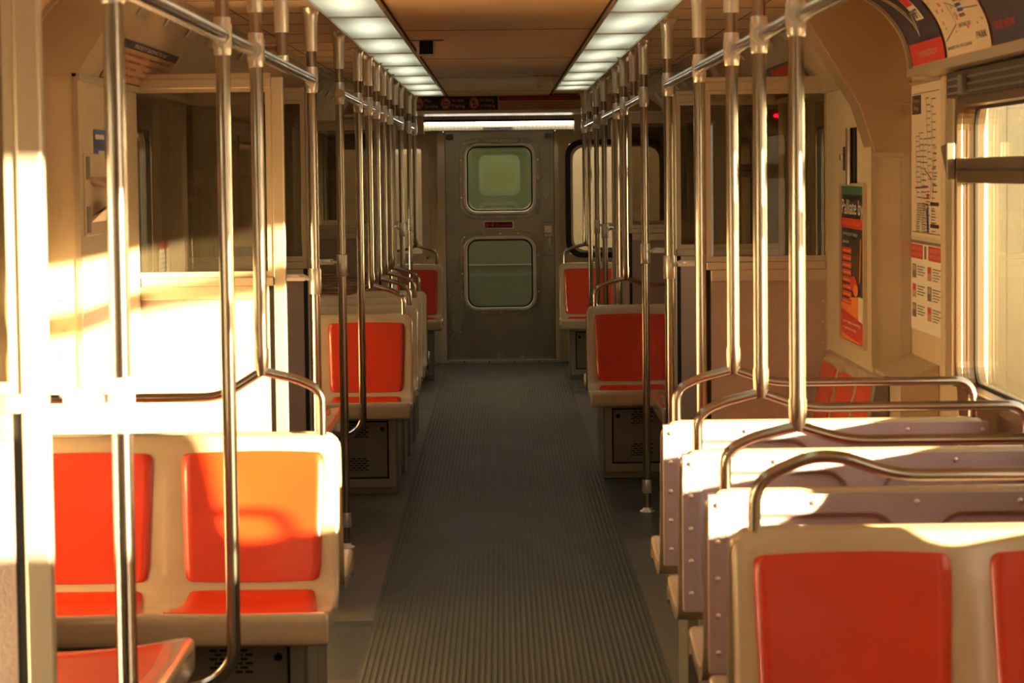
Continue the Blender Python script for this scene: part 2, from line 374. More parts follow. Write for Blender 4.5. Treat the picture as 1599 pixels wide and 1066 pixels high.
def ad(side, y0, y1, label, paint, base='paper', group=None):
    """curved card in the cove; u across 0..1 read left to right, v up 0..1"""
    def t3(u, v, o):
        x, z = cove_pt(.03+v*.90, side, .005+o)
        return (x, (y1-(y1-y0)*u) if side > 0 else (y0+(y1-y0)*u), z)
    d = Draw(t3); raw = d.poly; NB = 28
    def poly(pts, k, layer=1):
        a, c = min(p[1] for p in pts), max(p[1] for p in pts)
        for q in range(int(a*NB), int(math.ceil(c*NB))):
            P = list(pts)
            for lim, sg in ((q/NB, 1), ((q+1)/NB, -1)):
                O = []
                for i in range(len(P)):
                    p, r = P[i], P[(i+1) % len(P)]; ip = sg*(p[1]-lim) >= 0; ir = sg*(r[1]-lim) >= 0
                    if ip: O.append(p)
                    if ip != ir: t = (lim-p[1])/(r[1]-p[1]); O.append((p[0]+(r[0]-p[0])*t, lim))
                P = O
                if not P: break
            if len(P) > 2: raw(P, k, layer)
    d.poly = poly
    for i in range(8):
        for j in range(14): d.poly([(i/8, j/14), ((i+1)/8, j/14), ((i+1)/8, (j+1)/14), (i/8, (j+1)/14)], base, 0)
    for u0, u1 in ((0, .012), (.988, 1)): d.rect(u0, u1, 0, 1, 'blk', 1, 14)
    paint(d)
    d.build('advertising_card', label=label, category='advertisement', **({'group': group} if group else {}))
def p1(d):
    d.rect(.03, .985, .0, .17, 'red', 1, 4); d.text('TOWEREDISON', .2, .8, .055, .05, 'pink')
    d.poly([(.06, .80), (.30, .62), (.42, .45), (.48, .25), (.38, .48)], 'yel', 1); d.poly([(.14, .72), (.36, .50), (.50, .30), (.42, .28), (.33, .45)], 'grey', 1)
    d.line([(.16, .68), (.30, .52), (.42, .33), (.44, .22), (.52, .42)], .012, 'white', 2)
    d.rect(.56, .78, .34, .58, 'white', 2, 3); d.rect(.58, .76, .47, .56, 'red', 3, 2); d.text('RFT', .59, .76, .36, .08, 'navy', 4)
    for k in range(5): d.rect(.44+.02*k, .60+.03*k, .66+.04*k, .68+.04*k, 'grn', 1, 1)
def p2(d):
    random.seed(8)
    for k in range(46):
        u = random.uniform(.05, .9); v = random.uniform(.15, .95); c = random.choice(['tan', 'pink', 'orange', 'yel', 'tan', 'grey'])
        d.rect(u, u+random.uniform(.02, .06), v, v+random.uniform(.01, .04), c, 1, 1)
    for k in range(16): d.rect(.52+.14*math.sin(k*.09), .64+.14*math.sin(k*.09), .26+.04*k, .285+.04*k, 'blue' if k % 3 else 'grey', 2, 1)
    d.poly([(.3, .6), (.42, .7), (.45, .9), (.33, .85)], 'grey', 2)
    d.line([(.05, .12), (.38, .22), (.38, .40), (.6, .32), (.95, .30)], .008, 'grey', 2)
    d.text('MARKET ON THE SQUARE', .06, .6, .05, .025, 'grey'); d.text('SHOP  DINE  STAY', .42, .68, .19, .03, 'navy'); d.text('PARK', .72, .94, .08, .05, 'grey')
def p3(d):
    d.rect(.02, .98, 0, .42, 'navy', 1, 6); d.poly([(0, 1), (.55, 1), (.34, .45), (.18, .42)], 'red', 1)
    d.text('2', .18, .5, .43, .42, 'white', 3, .02); d.text('for', .1, .42, .36, .09, 'grn', 3); d.rect(.55, .98, .45, 1, 'red', 1, 6)
    d.poly([(.50, .50), (.98, .12), (.98, .30), (.55, .54)], 'orange', 2); d.text('SAVE NOW', .08, .45, .1, .06, 'red', 3)
ad(1, 7.44, 8.05, 'curved navy advertising card with red strip, end of the right cove', p1, 'navy')
ad(1, 6.74, 7.42, 'curved pale illustrated town-map advertising card between two dark cards', p2)
ad(1, 6.0, 6.72, 'curved red and navy advertising card with big white numeral, top right corner', p3, 'red')
# ------------------------------------------------------------------ door headers and hoods
def header(n, side, y0, y1):
    b = MB(); P = [(1.25, 1.835), (1.10, 2.06), (1.04, 2.125), (1.379, 2.125), (1.379, 1.835)]
    b.prism([(side*x, z) for x, z in P], 'y', y0, y1, 0)
    b.box(side*1.235, side*1.26, y0, y1, 1.825, 1.845, 1)
    # hatch hinges along the upper edge
    y = y0+.35
    while y < y1-.15:
        b.prism([(side*1.088, 2.070), (side*1.083, 2.064), (side*1.108, 2.03), (side*1.114, 2.034)], 'y', y, y+.16, 2); y += .62
    b.build('trim_%d' % n, ML('wallmetal', 'frame', 'cast'), kind='structure')
header(8, 1, 8.80, 12.65); header(9, -1, 7.6, 11.6); header(10, 1, 14.8, 18.1); header(11, -1, 15.5, 18.9)
def hood(n, y0, y1, full=True):
    b = MB(); P = [(1.256, 1.59), (1.203, 1.75), (1.0, 2.085), (.98, 2.121), (1.379, 2.121), (1.379, 1.59)]
    b.prism(P, 'y', y0, y1, 0)
    b.prism([(1.205, 1.748), (1.378, 1.748), (1.378, 1.753), (1.202, 1.753)], 'y', y0-.003, y0+.01, 1)
    b.prism([(1.250, 1.572), (1.358, 1.572), (1.358, 1.592), (1.256, 1.592)], 'y', y0-.003, y1, 1)
    b.build('trim_%d' % n, ML('hood', 'frame'), bevel=.003, kind='structure')
hood(12, 8.585, 8.80)
# the far doorway has the same hood with a red lamp on it
b = MB(); P = [(1.256, 1.59), (1.203, 1.75), (1.0, 2.085), (.98, 2.121), (1.379, 2.121), (1.379, 1.59)]
b.prism(P, 'y', 12.3, 12.62, 0); b.build('trim_13', ML('wallmetal'), bevel=.003, kind='structure')
# pockets beside the doors
def pocket(n, side, y0, y1, top=1.84):
    b = MB(); b.box(side*1.25, side*1.379, y0, y1, 0, top, 0)
    b.box(side*1.246, side*1.262, y0-.004, y0+.012, .87, top, 1)
    b.box(side*1.345, side*1.379, y0-.006, y0, .9, top, 1)
    for z in (1.0, 1.02, 1.08, 1.17, 1.42, 1.44): b.box(side*1.30, side*1.31, y0-.004, y0, z, z+.006, 1)
    b.build('trim_%d' % n, ML('wall', 'frame'), kind='structure')
pocket(14, 1, 8.60, 9.80, 1.835); pocket(15, 1, 11.5, 12.62, 1.835); pocket(16, -1, 7.62, 8.88); pocket(17, -1, 10.47, 11.6)
pocket(18, 1, 14.8, 15.6, 1.835); pocket(19, 1, 17.1, 17.5); pocket(20, -1, 15.5, 16.85); pocket(21, -1, 18.45, 18.68)
pocket(22, -1, 4.24, 4.8)
# ------------------------------------------------------------------ windows
wn = [0]
def window(side, y0, y1, detail=False):
    wn[0] += 1; n = wn[0]
    x = side*WX; t = bpy.data.objects.new('window_%d' % n, None); COL.objects.link(t); t['kind'] = 'structure'
    t.location = (0, 0, 0)
    out = rrect(y0-.075, y1+.075, WZ0-.09, WZ1+.09, .06); inn = rrect(y0+.012, y1-.012, WZ0+.01, WZ1-.01, .07)
    b = MB(); b.ring(out, inn, 'x', x-side*.001, x-side*.018)
    mid = rrect(y0-.02, y1+.02, WZ0-.022, WZ1+.022, .09); b.ring(mid, inn, 'x', x-side*.017, x-side*.036)
    b.ring(rrect(y0+.002, y1-.002, WZ0+.002, WZ1-.002, .07), inn, 'x', x-side*.01, x+side*.05)
    b.box(x-side*.034, x+side*.04, y0+.002, y1-.002, 1.492, 1.565)
    b.build('window_frame', ML('winframe'), t, bevel=.003)
    b = MB(); b.ring(rrect(y0+.006, y1-.006, WZ0+.006, WZ1-.006, .07), rrect(y0+.022, y1-.022, WZ0+.02, WZ1-.02, .06), 'x', x+side*.018, x+side*.026)
    b.box(x+side*.005, x-side*.037, y0+.02, y1-.02, 1.526, 1.534); b.build('window_gasket', ML('black'), t)
    b = MB(); b.box(x+side*.028, x+side*.033, y0+.004, y1-.004, WZ0+.004, WZ1-.004); b.build('pane', ML('pane'), t)
    if detail:
        b = MB(); b.box(x-side*.05, x-side*.001, y0-.07, y1+.07, 1.742, 1.815, 0)
        for k in range(3): b.box(x-side*.056, x-side*.05, y0-.05, y1+.05, 1.75+.02*k, 1.756+.02*k, 1)
        b.box(x-side*.07, x-side*.05, y1-.28, y1-.22, 1.745, 1.80, 1)
        b.build('latch_rail', ML('pedd', 'ped'), t, bevel=.002)
        b = MB(); b.prism([(y1+.10, 1.60), (y1-.01, 1.61), (y1-.01, 1.50)], 'x', x-side*.040, x-side*.064)
        b.build('latch_handle', ML('latch'), t, bevel=.003)
for i, (a, c) in enumerate(RW): window(1, a, c, i == 1)
for a, c in LW: window(-1, a, c)
b = MB(); b.box(1.352, 1.379, 7.66, 7.78, .88, 1.82); b.box(1.362, 1.379, 7.86, 7.93, .88, 1.82, 1)
b.build('trim_23', ML('frame', 'wall'), bevel=.01, kind='structure')
# side doors: two leaves with a tall window each
dn = [0]
def sidedoor(side, y0, y1):
    ym = (y0+y1)/2
    for a, c in ((y0, ym), (ym, y1)):
        dn[0] += 1; t = bpy.data.objects.new('door_%d' % dn[0], None); COL.objects.link(t); t['kind'] = 'structure'
        x = side*(WX+.015); w0, w1 = a+.13, c-.13
        b = MB(); b.ring(rrect(a+.004, c-.004, .02, 1.83, .004), rrect(w0, w1, .95, 1.72, .08), 'x', x, x+side*.035); b.build('door_leaf', ML('door'), t)
        b = MB(); b.ring(rrect(w0-.03, w1+.03, .92, 1.75, .10), rrect(w0, w1, .95, 1.72, .08), 'x', x-side*.012, x); b.build('window_frame', ML('rail'), t)
        b = MB(); b.ring(rrect(w0-.0, w1+.0, .95, 1.72, .08), rrect(w0+.012, w1-.012, .962, 1.708, .07), 'x', x-side*.005, x+side*.01); b.build('window_gasket', ML('black'), t)
        b = MB(); b.box(x+side*.012, x+side*.016, w0, w1, .95, 1.72); b.build('pane', ML('pane'), t)
for a, c in RD: sidedoor(1, a, c)
for a, c in LD: sidedoor(-1, a, c)
# ------------------------------------------------------------------ seats
W2 = .4525
PROF = [(-.500, .378), (-.506, .380), (-.508, .40), (-.508, .446), (-.504, .456), (-.494, .460), (-.47, .459), (-.43, .452), (-.36, .442), (-.27, .434), (-.19, .430), (-.14, .434),
        (-.105, .447), (-.085, .468), (-.073, .50), (-.064, .545), (-.052, .61), (-.040, .68), (-.026, .75), (-.014, .80), (-.006, .828), (.004, .846), (.018, .853), (.034, .850), (.040, .835)]
def resample(P, n):
    L = [0]
    for a, b in zip(P[:-1], P[1:]): L.append(L[-1]+math.dist(a, b))
    R = []
    for i in range(n):
        s = L[-1]*i/(n-1); k = max(j for j in range(len(P)) if L[j] <= s+1e-9); k = min(k, len(P)-2)
        t = (s-L[k])/(L[k+1]-L[k]); 
        p0, p1, p2, p3 = P[max(k-1, 0)], P[k], P[k+1], P[min(k+2, len(P)-1)]
        R.append(tuple(.5*((2*p1[c])+(-p0[c]+p2[c])*t+(2*p0[c]-5*p1[c]+4*p2[c]-p3[c])*t*t+(-p0[c]+3*p1[c]-3*p2[c]+p3[c])*t**3) for c in (0, 1)))
    return R
NV = 64
ROWS = resample(PROF, NV)
def rown(i):
    a = ROWS[max(i-1, 0)]; b = ROWS[min(i+1, NV-1)]; d = (b[0]-a[0], b[1]-a[1]); L = math.hypot(*d); return (-d[1]/L, d[0]/L)
NORM = [rown(i) for i in range(NV)]
NORM = [tuple(sum(NORM[min(max(i+k, 0), NV-1)][c] for k in (-1, 0, 1))/3 for c in (0, 1)) for i in range(NV)]
def dish(x, nseat, hw):
    pw = 2*hw/nseat; u = ((x+hw) % pw)/pw; return .014*math.sin(math.pi*min(max(u, 0), 1))**1.5
def surf(x, i, nseat, hw, off=0):
    """i: float row index"""
    k = int(min(max(i, 0), NV-1.001)); t = i-k
    y = ROWS[k][0]*(1-t)+ROWS[k+1][0]*t; z = ROWS[k][1]*(1-t)+ROWS[k+1][1]*t
    n = (NORM[k][0]*(1-t)+NORM[k+1][0]*t, NORM[k][1]*(1-t)+NORM[k+1][1]*t)
    f = min(1, max(0, (i-6)/6), max(0, (NV-5-i)/8))
    d = off - dish(x, nseat, hw)*f
    e = hw-abs(x); r = .013
    if e < r: d -= (r-math.sqrt(max(0, r*r-(r-e)**2)))
    return Vector((x, y+n[0]*d, z+n[1]*d))
def shell_mb(nseat, hw):
    b = MB(); xs = []
    m = 12*nseat
    for e in (0, .001, .004, .008, .014): xs.append(-hw+e)
    xs += [-hw+.014+(2*hw-.028)*k/m for k in range(1, m)]
    xs += [-x for x in xs[:5][::-1]]
    nx = len(xs); vs = []; bk = []
    for i in range(NV):
        z = ROWS[i][1]; sc = 1
        if i > NV//2:
            dz = .853-z; rc = .045
            if dz < rc: sc = 1-(rc-math.sqrt(max(0, rc*rc-(rc-dz)**2)))/hw*.8
        yy = ROWS[i][0]
        
        for x in xs:
            p = surf(x, i, nseat, hw); p.x *= sc; vs.append(p)
            q = Vector((x*sc, ROWS[i][0]-NORM[i][0]*.034, ROWS[i][1]-NORM[i][1]*.034))
            bk.append(q)
    fs = [(i*nx+k, i*nx+k+1, (i+1)*nx+k+1, (i+1)*nx+k) for i in range(NV-1) for k in range(nx-1)]
    b.add(vs, fs, 0, True)
    o = len(b.v); b.add(bk, [(i*nx+k, (i+1)*nx+k, (i+1)*nx+k+1, i*nx+k+1) for i in range(NV-1) for k in range(nx-1)], 0, True)
    e = []
    for i in range(NV-1):
        e += [(i*nx, (i+1)*nx, o+(i+1)*nx, o+i*nx), (i*nx+nx-1, o+i*nx+nx-1, o+(i+1)*nx+nx-1, (i+1)*nx+nx-1)]
    for k in range(nx-1):
        e += [(k, o+k, o+k+1, k+1), ((NV-1)*nx+k, (NV-1)*nx+k+1, o+(NV-1)*nx+k+1, o+(NV-1)*nx+k)]
    for f in e: b.f.append(f); b.m.append(0); b.s.append(False)
    return b
def rowof(z=None, y=None):
    if z is not None:
        for i in range(NV//3, NV-1):
            if ROWS[i][1] <= z <= ROWS[i+1][1]: return i+(z-ROWS[i][1])/(ROWS[i+1][1]-ROWS[i][1])
    for i in range(4, NV//2+6):
        if ROWS[i][0] <= y <= ROWS[i+1][0]: return i+(y-ROWS[i][0])/(ROWS[i+1][0]-ROWS[i][0])
def pad_mb(nseat, hw, cx, pw, i0, i1, length, taper=0, r=.021):
    b = MB(); nx = 15
    ts = [0, .004, .012, .03]+[.03+.94*k/12 for k in range(1, 12)]+[.97, .988, .996, 1]
    vs = []; lay = []
    for off in (.0035, -.006):
        for t in ts:
            d = min(t, 1-t)*length; h = pw/2+taper*(.5-t)
            if d < r: h -= r-math.sqrt(max(0, r*r-(r-d)**2))
            for k in range(nx):
                u = 2*k/(nx-1)-1; x = cx+h*u
                arch = .35*(1-u*u)*(1 if t > .5 else 0)*max(0, (t-.5)*2)
                vs.append(surf(x, i0+(i1-i0)*t+arch, nseat, hw, off))
    n = len(ts); T = n*nx
    fs = [(i*nx+k, i*nx+k+1, (i+1)*nx+k+1, (i+1)*nx+k) for i in range(n-1) for k in range(nx-1)]
    b.add(vs, fs, 0, True)
    side = []
    for i in range(n-1): side += [(i*nx, (i+1)*nx, T+(i+1)*nx, T+i*nx), (i*nx+nx-1, T+i*nx+nx-1, T+(i+1)*nx+nx-1, (i+1)*nx+nx-1)]
    for k in range(nx-1): side += [(k, T+k, T+k+1, k+1), ((n-1)*nx+k, (n-1)*nx+k+1, T+(n-1)*nx+k+1, T+(n-1)*nx+k)]
    for f in side: b.f.append(f); b.m.append(0); b.s.append(False)
    return b
IB0, IB1 = rowof(z=.476), rowof(z=.806); IS0, IS1 = rowof(y=-.44), rowof(y=-.095)
def xf(mb, away):
    if away: mb.v = [(-x, -y, z) for x, y, z in mb.v]
    return mb
def back_panel_mb():
    """stainless back cover with two recessed rounded fields, at y .045 facing +y"""
    b = MB(); x0, x1, z0, z1 = -.447, .447, .455, .842; nx, nz = 168, 80; vs = []
    def sd(x, z, cx, hx, cz, hz, r):
        qx = abs(x-cx)-hx+r; qz = abs(z-cz)-hz+r
        return math.hypot(max(qx, 0), max(qz, 0))+min(max(qx, qz), 0)-r
    for j in range(nz+1):
        for i in range(nx+1):
            x = x0+(x1-x0)*i/nx; z = z0+(z1-z0)*j/nz
            d = min(sd(x, z, c, .178, .63, .165, .06) for c in (-.222, .222))
            t = min(max((.004-d)/.008, 0), 1); dep = .021*t*t*(3-2*t)
            vs.append((x, .058-dep, z))
    b.add(vs, [(j*(nx+1)+i, (j+1)*(nx+1)+i, (j+1)*(nx+1)+i+1, j*(nx+1)+i+1) for j in range(nz) for i in range(nx)], 0, True)
    b.box(x0, x1, .020, .034, z0, z1)
    for xx in (x0, x1-.004): b.box(xx, xx+.004, .03, .058, z0, z1)
    b.box(x0, x1, .03, .058, z1-.003, z1); b.box(x0, x1, .03, .058, z0, z0+.003)
    q = screws_mb(); b.add(q.v, q.f, 1, True)
    return b
def screws_mb():
    b = MB()
    for x in (-.428, .428):
        for z in (.50, .58, .66, .74, .82):
            b.tube([(x, .056, z), (x, .061, z), (x, .063, z)], [.007, .006, .002], 8)
    for x in (-.222, .0, .222): b.tube([(x, .056, .823), (x, .061, .823), (x, .063, .823)], [.007, .006, .002], 8)
    return b
ME = {}
for aw in (False, True):
    ME['shell', aw] = xf(shell_mb(2, W2), aw).mesh('shell', ML('shell'))
    for k, cx in enumerate((-.226, .226)):
        ME['bp', aw, k] = xf(pad_mb(2, W2, cx, .368, IB0, IB1, .33, -.012), aw).mesh('back_pad', ML('pad'))
        ME['sp', aw, k] = xf(pad_mb(2, W2, cx, .36, IS0, IS1, .345, .03), aw).mesh('seat_pad', ML('pad'))
    ME['back', aw] = xf(back_panel_mb(), aw).mesh('back_panel', ML('back', 'cast'))
def pedestal(parent, y0, y1, side, fronts):
    """steel box under the seat; aisle side edge inset"""
    b = MB(); a = -side*.385; c = side*.44     # local x: aisle side .. wall side
    b.box(a, c, y0, y1, 0, .405, 0); b.build('pedestal', ML('ped'), parent, bevel=.004)
    for f in fronts:
        yf = y0 if f < 0 else y1; xa = min(a, c)
        b = MB(); o = rrect(min(a, c)+.012, max(a, c)-.012, .035, .395, .004); i = rrect(min(a, c)+.045, max(a, c)-.045, .075, .355, .004)
        b.ring(o, i, 'y', yf, yf+f*.012)
        for x in (min(a, c)+.03, max(a, c)-.03):
            for z in (.06, .21, .37): b.tube([(x, yf+f*.012, z), (x, yf+f*.016, z)], .005, 8)
        af = b.build('access_frame', ML('pedf'), parent, bevel=.002)
        b = MB(); b.box(min(a, c)+.045, max(a, c)-.045, yf, yf+f*.002, .075, .355, 1); b.box(min(a, c)+.053, max(a, c)-.053, yf, yf+f*.006, .084, .346, 0)
        inner = a+side*.075
        b.tube([(inner, yf+f*.006, .315), (inner, yf+f*.010, .315)], .011, 10, 1)
        for r0 in (.275, .115):
            for r in range(6):
                for q in range(4):
                    xx = a+side*(.14+.026*q+(.013 if r % 2 else 0)); b.box(xx, xx+side*.019, yf+f*.0055, yf+f*.0068, r0+r*.011, r0+r*.011+.006, 1)
        b.build('access_door', ML('ped', 'dark'), af)
def handle_pts(side, zj=1.0, pole=True):
    """in seat-local x (aisle edge at -side*W2): returns polylines"""
    A = -side*W2; f = lambda d: A+side*d
    return f
def handle(parent, side, yl, junction=True, zj=.99, group=None):
    f = handle_pts(side)
    b = MB(); r = .0125
    z1 = .952
    if junction:
        L = fillet([(f(.045), yl, .846), (f(.045), yl, zj-.055), (f(.10), yl, zj-.025), (f(.202), yl, zj)], [.05, .04])
        Rr = fillet([(f(.202), yl, zj), (f(.31), yl, z1), (f(.86), yl, z1), (f(.86), yl, .846)], [.05, .07])
        b.tube(L, r); b.tube(Rr, r)
        b.tube([(f(.202), yl, zj-.012), (f(.202), yl, zj+.01), (f(.202), yl, zj+.035), (f(.202), yl, zj+.06)], [.015, .0185, .0195, .0195], 16)
    else:
        b.tube(fillet([(f(.045), yl, .846), (f(.045), yl, zj-.045), (f(.15), yl, zj), (f(.21), yl, zj), (f(.32), yl, z1), (f(.86), yl, z1), (f(.86), yl, .846)], [.09, .05, .04, .05, .07]), r)
    b.build('grab_handle', ML('steel'), parent)
def seat(name, side, y, away, label, group, joined=None, hz=.99, wh=True, panel=False, ped=(-.3, .06), fronts=(-1,)):
    t = thing(name, label, 'seat', (side*.8875, y, 0), group)
    link('shell', ME['shell', away], t)
    for k in (0, 1): link('back_pad', ME['bp', away, k], t); link('seat_pad', ME['sp', away, k], t)
    if panel: link('back_panel', ME['back', away], t)
    if ped: pedestal(t, ped[0], ped[1], side, fronts)
    if wh: handle(t, side, .018*(-1 if away else 1), joined is not False, hz)
    return t
GF = 'two-person orange seats facing the camera'
GA = 'two-person seats turned away from the camera'
# right, near group
seat('transit_seat', 1, 4.85, False, 'nearest right two-person seat, big orange pads facing the camera at the lower right corner', GF, joined=False, ped=(-.3, .035))
t = seat('transit_seat', 1, 4.93, True, 'two-person seat turned away, back to back with the nearest right orange seat', GA, wh=False, ped=(-.035, .3), fronts=(1,))
t = seat('transit_seat', 1, 5.52, True, 'two-person seat seen from its metal back, first one behind the nearest right orange seat', GA, hz=.985, panel=True, ped=(-.05, .3), fronts=(1,))
t = seat('transit_seat', 1, 6.30, True, 'two-person seat seen from its metal back, middle one of the right three', GA, hz=.99, panel=True, ped=(-.05, .3), fronts=(1,))
t = seat('transit_seat', 1, 7.04, True, 'two-person seat seen from its metal back, farthest of the right three, before the side bench', GA, hz=.99, panel=True, ped=(-.05, .3), fronts=(1,))
# right, middle
seat('transit_seat', 1, 13.06, False, 'right two-person orange seat facing the camera in mid-car, beside the dark floor pole', GF, ped=(-.3, .035))
seat('transit_seat', 1, 13.15, True, 'two-person seat turned away, back to back with the mid-car right orange seat', GA, wh=False, ped=(-.035, .3), fronts=(1,))
seat('transit_seat', 1, 19.2, False, 'farthest right two-person orange seat, beside the end door', GF)
# left
seat('transit_seat', -1, 6.76, False, 'nearest left two-person orange seat with sunlight patches on its back', GF, hz=1.02, ped=(-.3, .035))
seat('transit_seat', -1, 6.85, True, 'two-person seat turned away, back to back with the sunlit left seat', GA, wh=False, ped=(-.035, .3), fronts=(1,))
seat('transit_seat', -1, 12.55, False, 'left two-person orange seat facing the camera, front of the mid-car left rows', GF)
seat('transit_seat', -1, 13.38, False, 'second of the mid-car left rows of orange seats, just behind the front one', GF)
seat('transit_seat', -1, 14.18, False, 'third of the mid-car left rows of orange seats', GF)
seat('transit_seat', -1, 14.95, False, 'last of the mid-car left rows of orange seats, farthest toward the end door', GF, ped=(-.3, .035))
seat('transit_seat', -1, 15.04, True, 'two-person seat turned away behind the last mid-car left row', GA, wh=False, ped=(-.035, .3), fronts=(1,))
seat('transit_seat', -1, 19.3, False, 'farthest left two-person orange seat, beside the end door', GF)
# benches along the wall
def bench(side, y0, y1, n, label, rise=0):
    hw = (y1-y0)/2; t = thing('side_bench', label, 'bench', (side*1.235, (y0+y1)/2, 0), 'benches facing the aisle')
    rz = -side*math.pi/2    # local -y (front) -> aisle
    def R(mb):
        c, s = math.cos(rz), math.sin(rz); mb.v = [(x*c-y*s, x*s+y*c, z) for x, y, z in mb.v]; return mb
    R(shell_mb(n, hw)).build('shell', ML('shell'), t)
    pw = 2*hw/n
    for k in range(n):
        cx = -hw+pw*(k+.5)
        R(pad_mb(n, hw, cx, pw*.78, IB0, IB1, .33, -.01)).build('back_pad', ML('pad'), t)
        R(pad_mb(n, hw, cx, pw*.78, IS0, IS1, .345, .02)).build('seat_pad', ML('pad'), t)
    b = MB(); b.box(-side*.32, side*.12, -hw+.03, hw-.03, 0, .40); b.build('pedestal', ML('ped'), t, bevel=.004)
    return t
bt = bench(1, 8.32, 9.76, 3, 'right side bench with three orange pads below the tall narrow poster')
b = MB(); yy = 9.04
b.prism([(.02, .865), (.144, .915), (.144, 0), (.02, 0)], 'y', 8.05-yy, 8.595-yy, 0)
b.build('rear_housing', ML('wallmetal'), bt, bevel=.003)
b = MB(); b.prism([(-.50, .385), (-.50, .46), (-.09, .44), (-.03, .84), (.019, .865), (.019, .385)], 'y', 8.26-yy, 8.315-yy, 0); b.build('end_panel', ML('ped'), bt, bevel=.006)
bench(-1, 4.30, 5.96, 3, 'near left side bench, its orange pad corner at the bottom left of the view')
bench(-1, 10.52, 11.86, 3, 'left side bench in mid-car, just before the front mid-car left seat')
bench(1, 11.6, 12.5, 2, 'right side bench in mid-car, just before the mid-car right orange seat')
# ------------------------------------------------------------------ draft screens
def screen(side, y, label, dark=False):
    ex = .04 if side < 0 else .015
    t = thing('draft_screen', label, 'partition', (side*.745, y, 0), 'glazed draft screens beside the doorways')
    s = side; D = .02
    b = MB(); b.box(0, s*.042, -D, D, 0, 1.875); b.build('post', ML('frame'), t, bevel=.004)
    b = MB(); b.box(s*.043, s*(.505+ex), -D, D, 1.838, 1.872); b.box(s*.043, s*(.505+ex), -.012, .012, 1.86, 1.89); b.build('top_rail', ML('frame'), t, bevel=.003)
    b = MB(); b.prism([(-.028, 1.155), (-.028, 1.185), (.028, 1.185), (.028, 1.155)], 'x', s*.043, s*.50); b.box(s*.060, s*(.50+ex), -.022, .022, 1.11, 1.156); b.build('sill', ML('frame'), t, bevel=.003)
    b = MB(); i = [(s*.062, 1.205), (s*(.485+ex), 1.205), (s*(.485+ex), 1.825), (s*.062, 1.825)]; o = [(s*.043, 1.186), (s*(.504+ex), 1.186), (s*(.504+ex), 1.838), (s*.043, 1.838)]
    b.ring(o, i, 'y', -.014, .014); gf = b.build('glazing_frame', ML('frame'), t)
    b = MB(); b.box(s*.063, s*(.484+ex), -.004, .004, 1.206, 1.824); b.build('pane', ML('pane2'), gf)
    b = MB(); b.box(s*.060, s*(.50+ex), -.008, .008, .02, 1.11); b.build('lower_panel', ML('lower'), t)
    b = MB(); b.box(s*.042, s*.059, -.006, .006, .02, 1.155); b.build('gasket', ML('black'), t)  # black strip standing in for the dark gap between post and panel
    b = MB(); b.box(s*(.484+ex), s*(.505+ex), -D, D, 0, 1.84)
    for k in range(12): b.tube([(s*(.475+ex), -.008, .15+.08*k), (s*(.475+ex), -.011, .15+.08*k)], .005, 6)
    b.build('wall_post', ML('frame'), t)
screen(-1, 4.2, 'draft screen at the left edge of the view, nearest and blurred')
screen(-1, 8.9, 'glazed draft screen with sun-washed lower panel behind the nearest left seat')
screen(-1, 10.45, 'left draft screen on the far side of the first left doorway')
screen(1, 9.82, 'right draft screen with lilac lower panel beside the tall narrow poster')
screen(1, 11.45, 'right draft screen on the far side of the first right doorway')
screen(-1, 16.9, 'left draft screen behind the mid-car left rows of orange seats')
screen(-1, 18.45, 'farthest left draft screen, before the last left seat')
screen(1, 15.65, 'right draft screen behind the mid-car right orange seat')
screen(1, 17.05, 'farthest right draft screen, before the last right seat')
b = MB(); b.box(.745, 1.30, 3.09, 3.12, .02, 1.18); b.box(.745, .785, 3.08, 3.13, 0, 1.87); b.box(.745, 1.30, 3.08, 3.13, 1.84, 1.87)
b.build('trim_40', ML('frame'), kind='structure')  # out-of-view draft screen, placed to shade the nearest left screen's lower panel
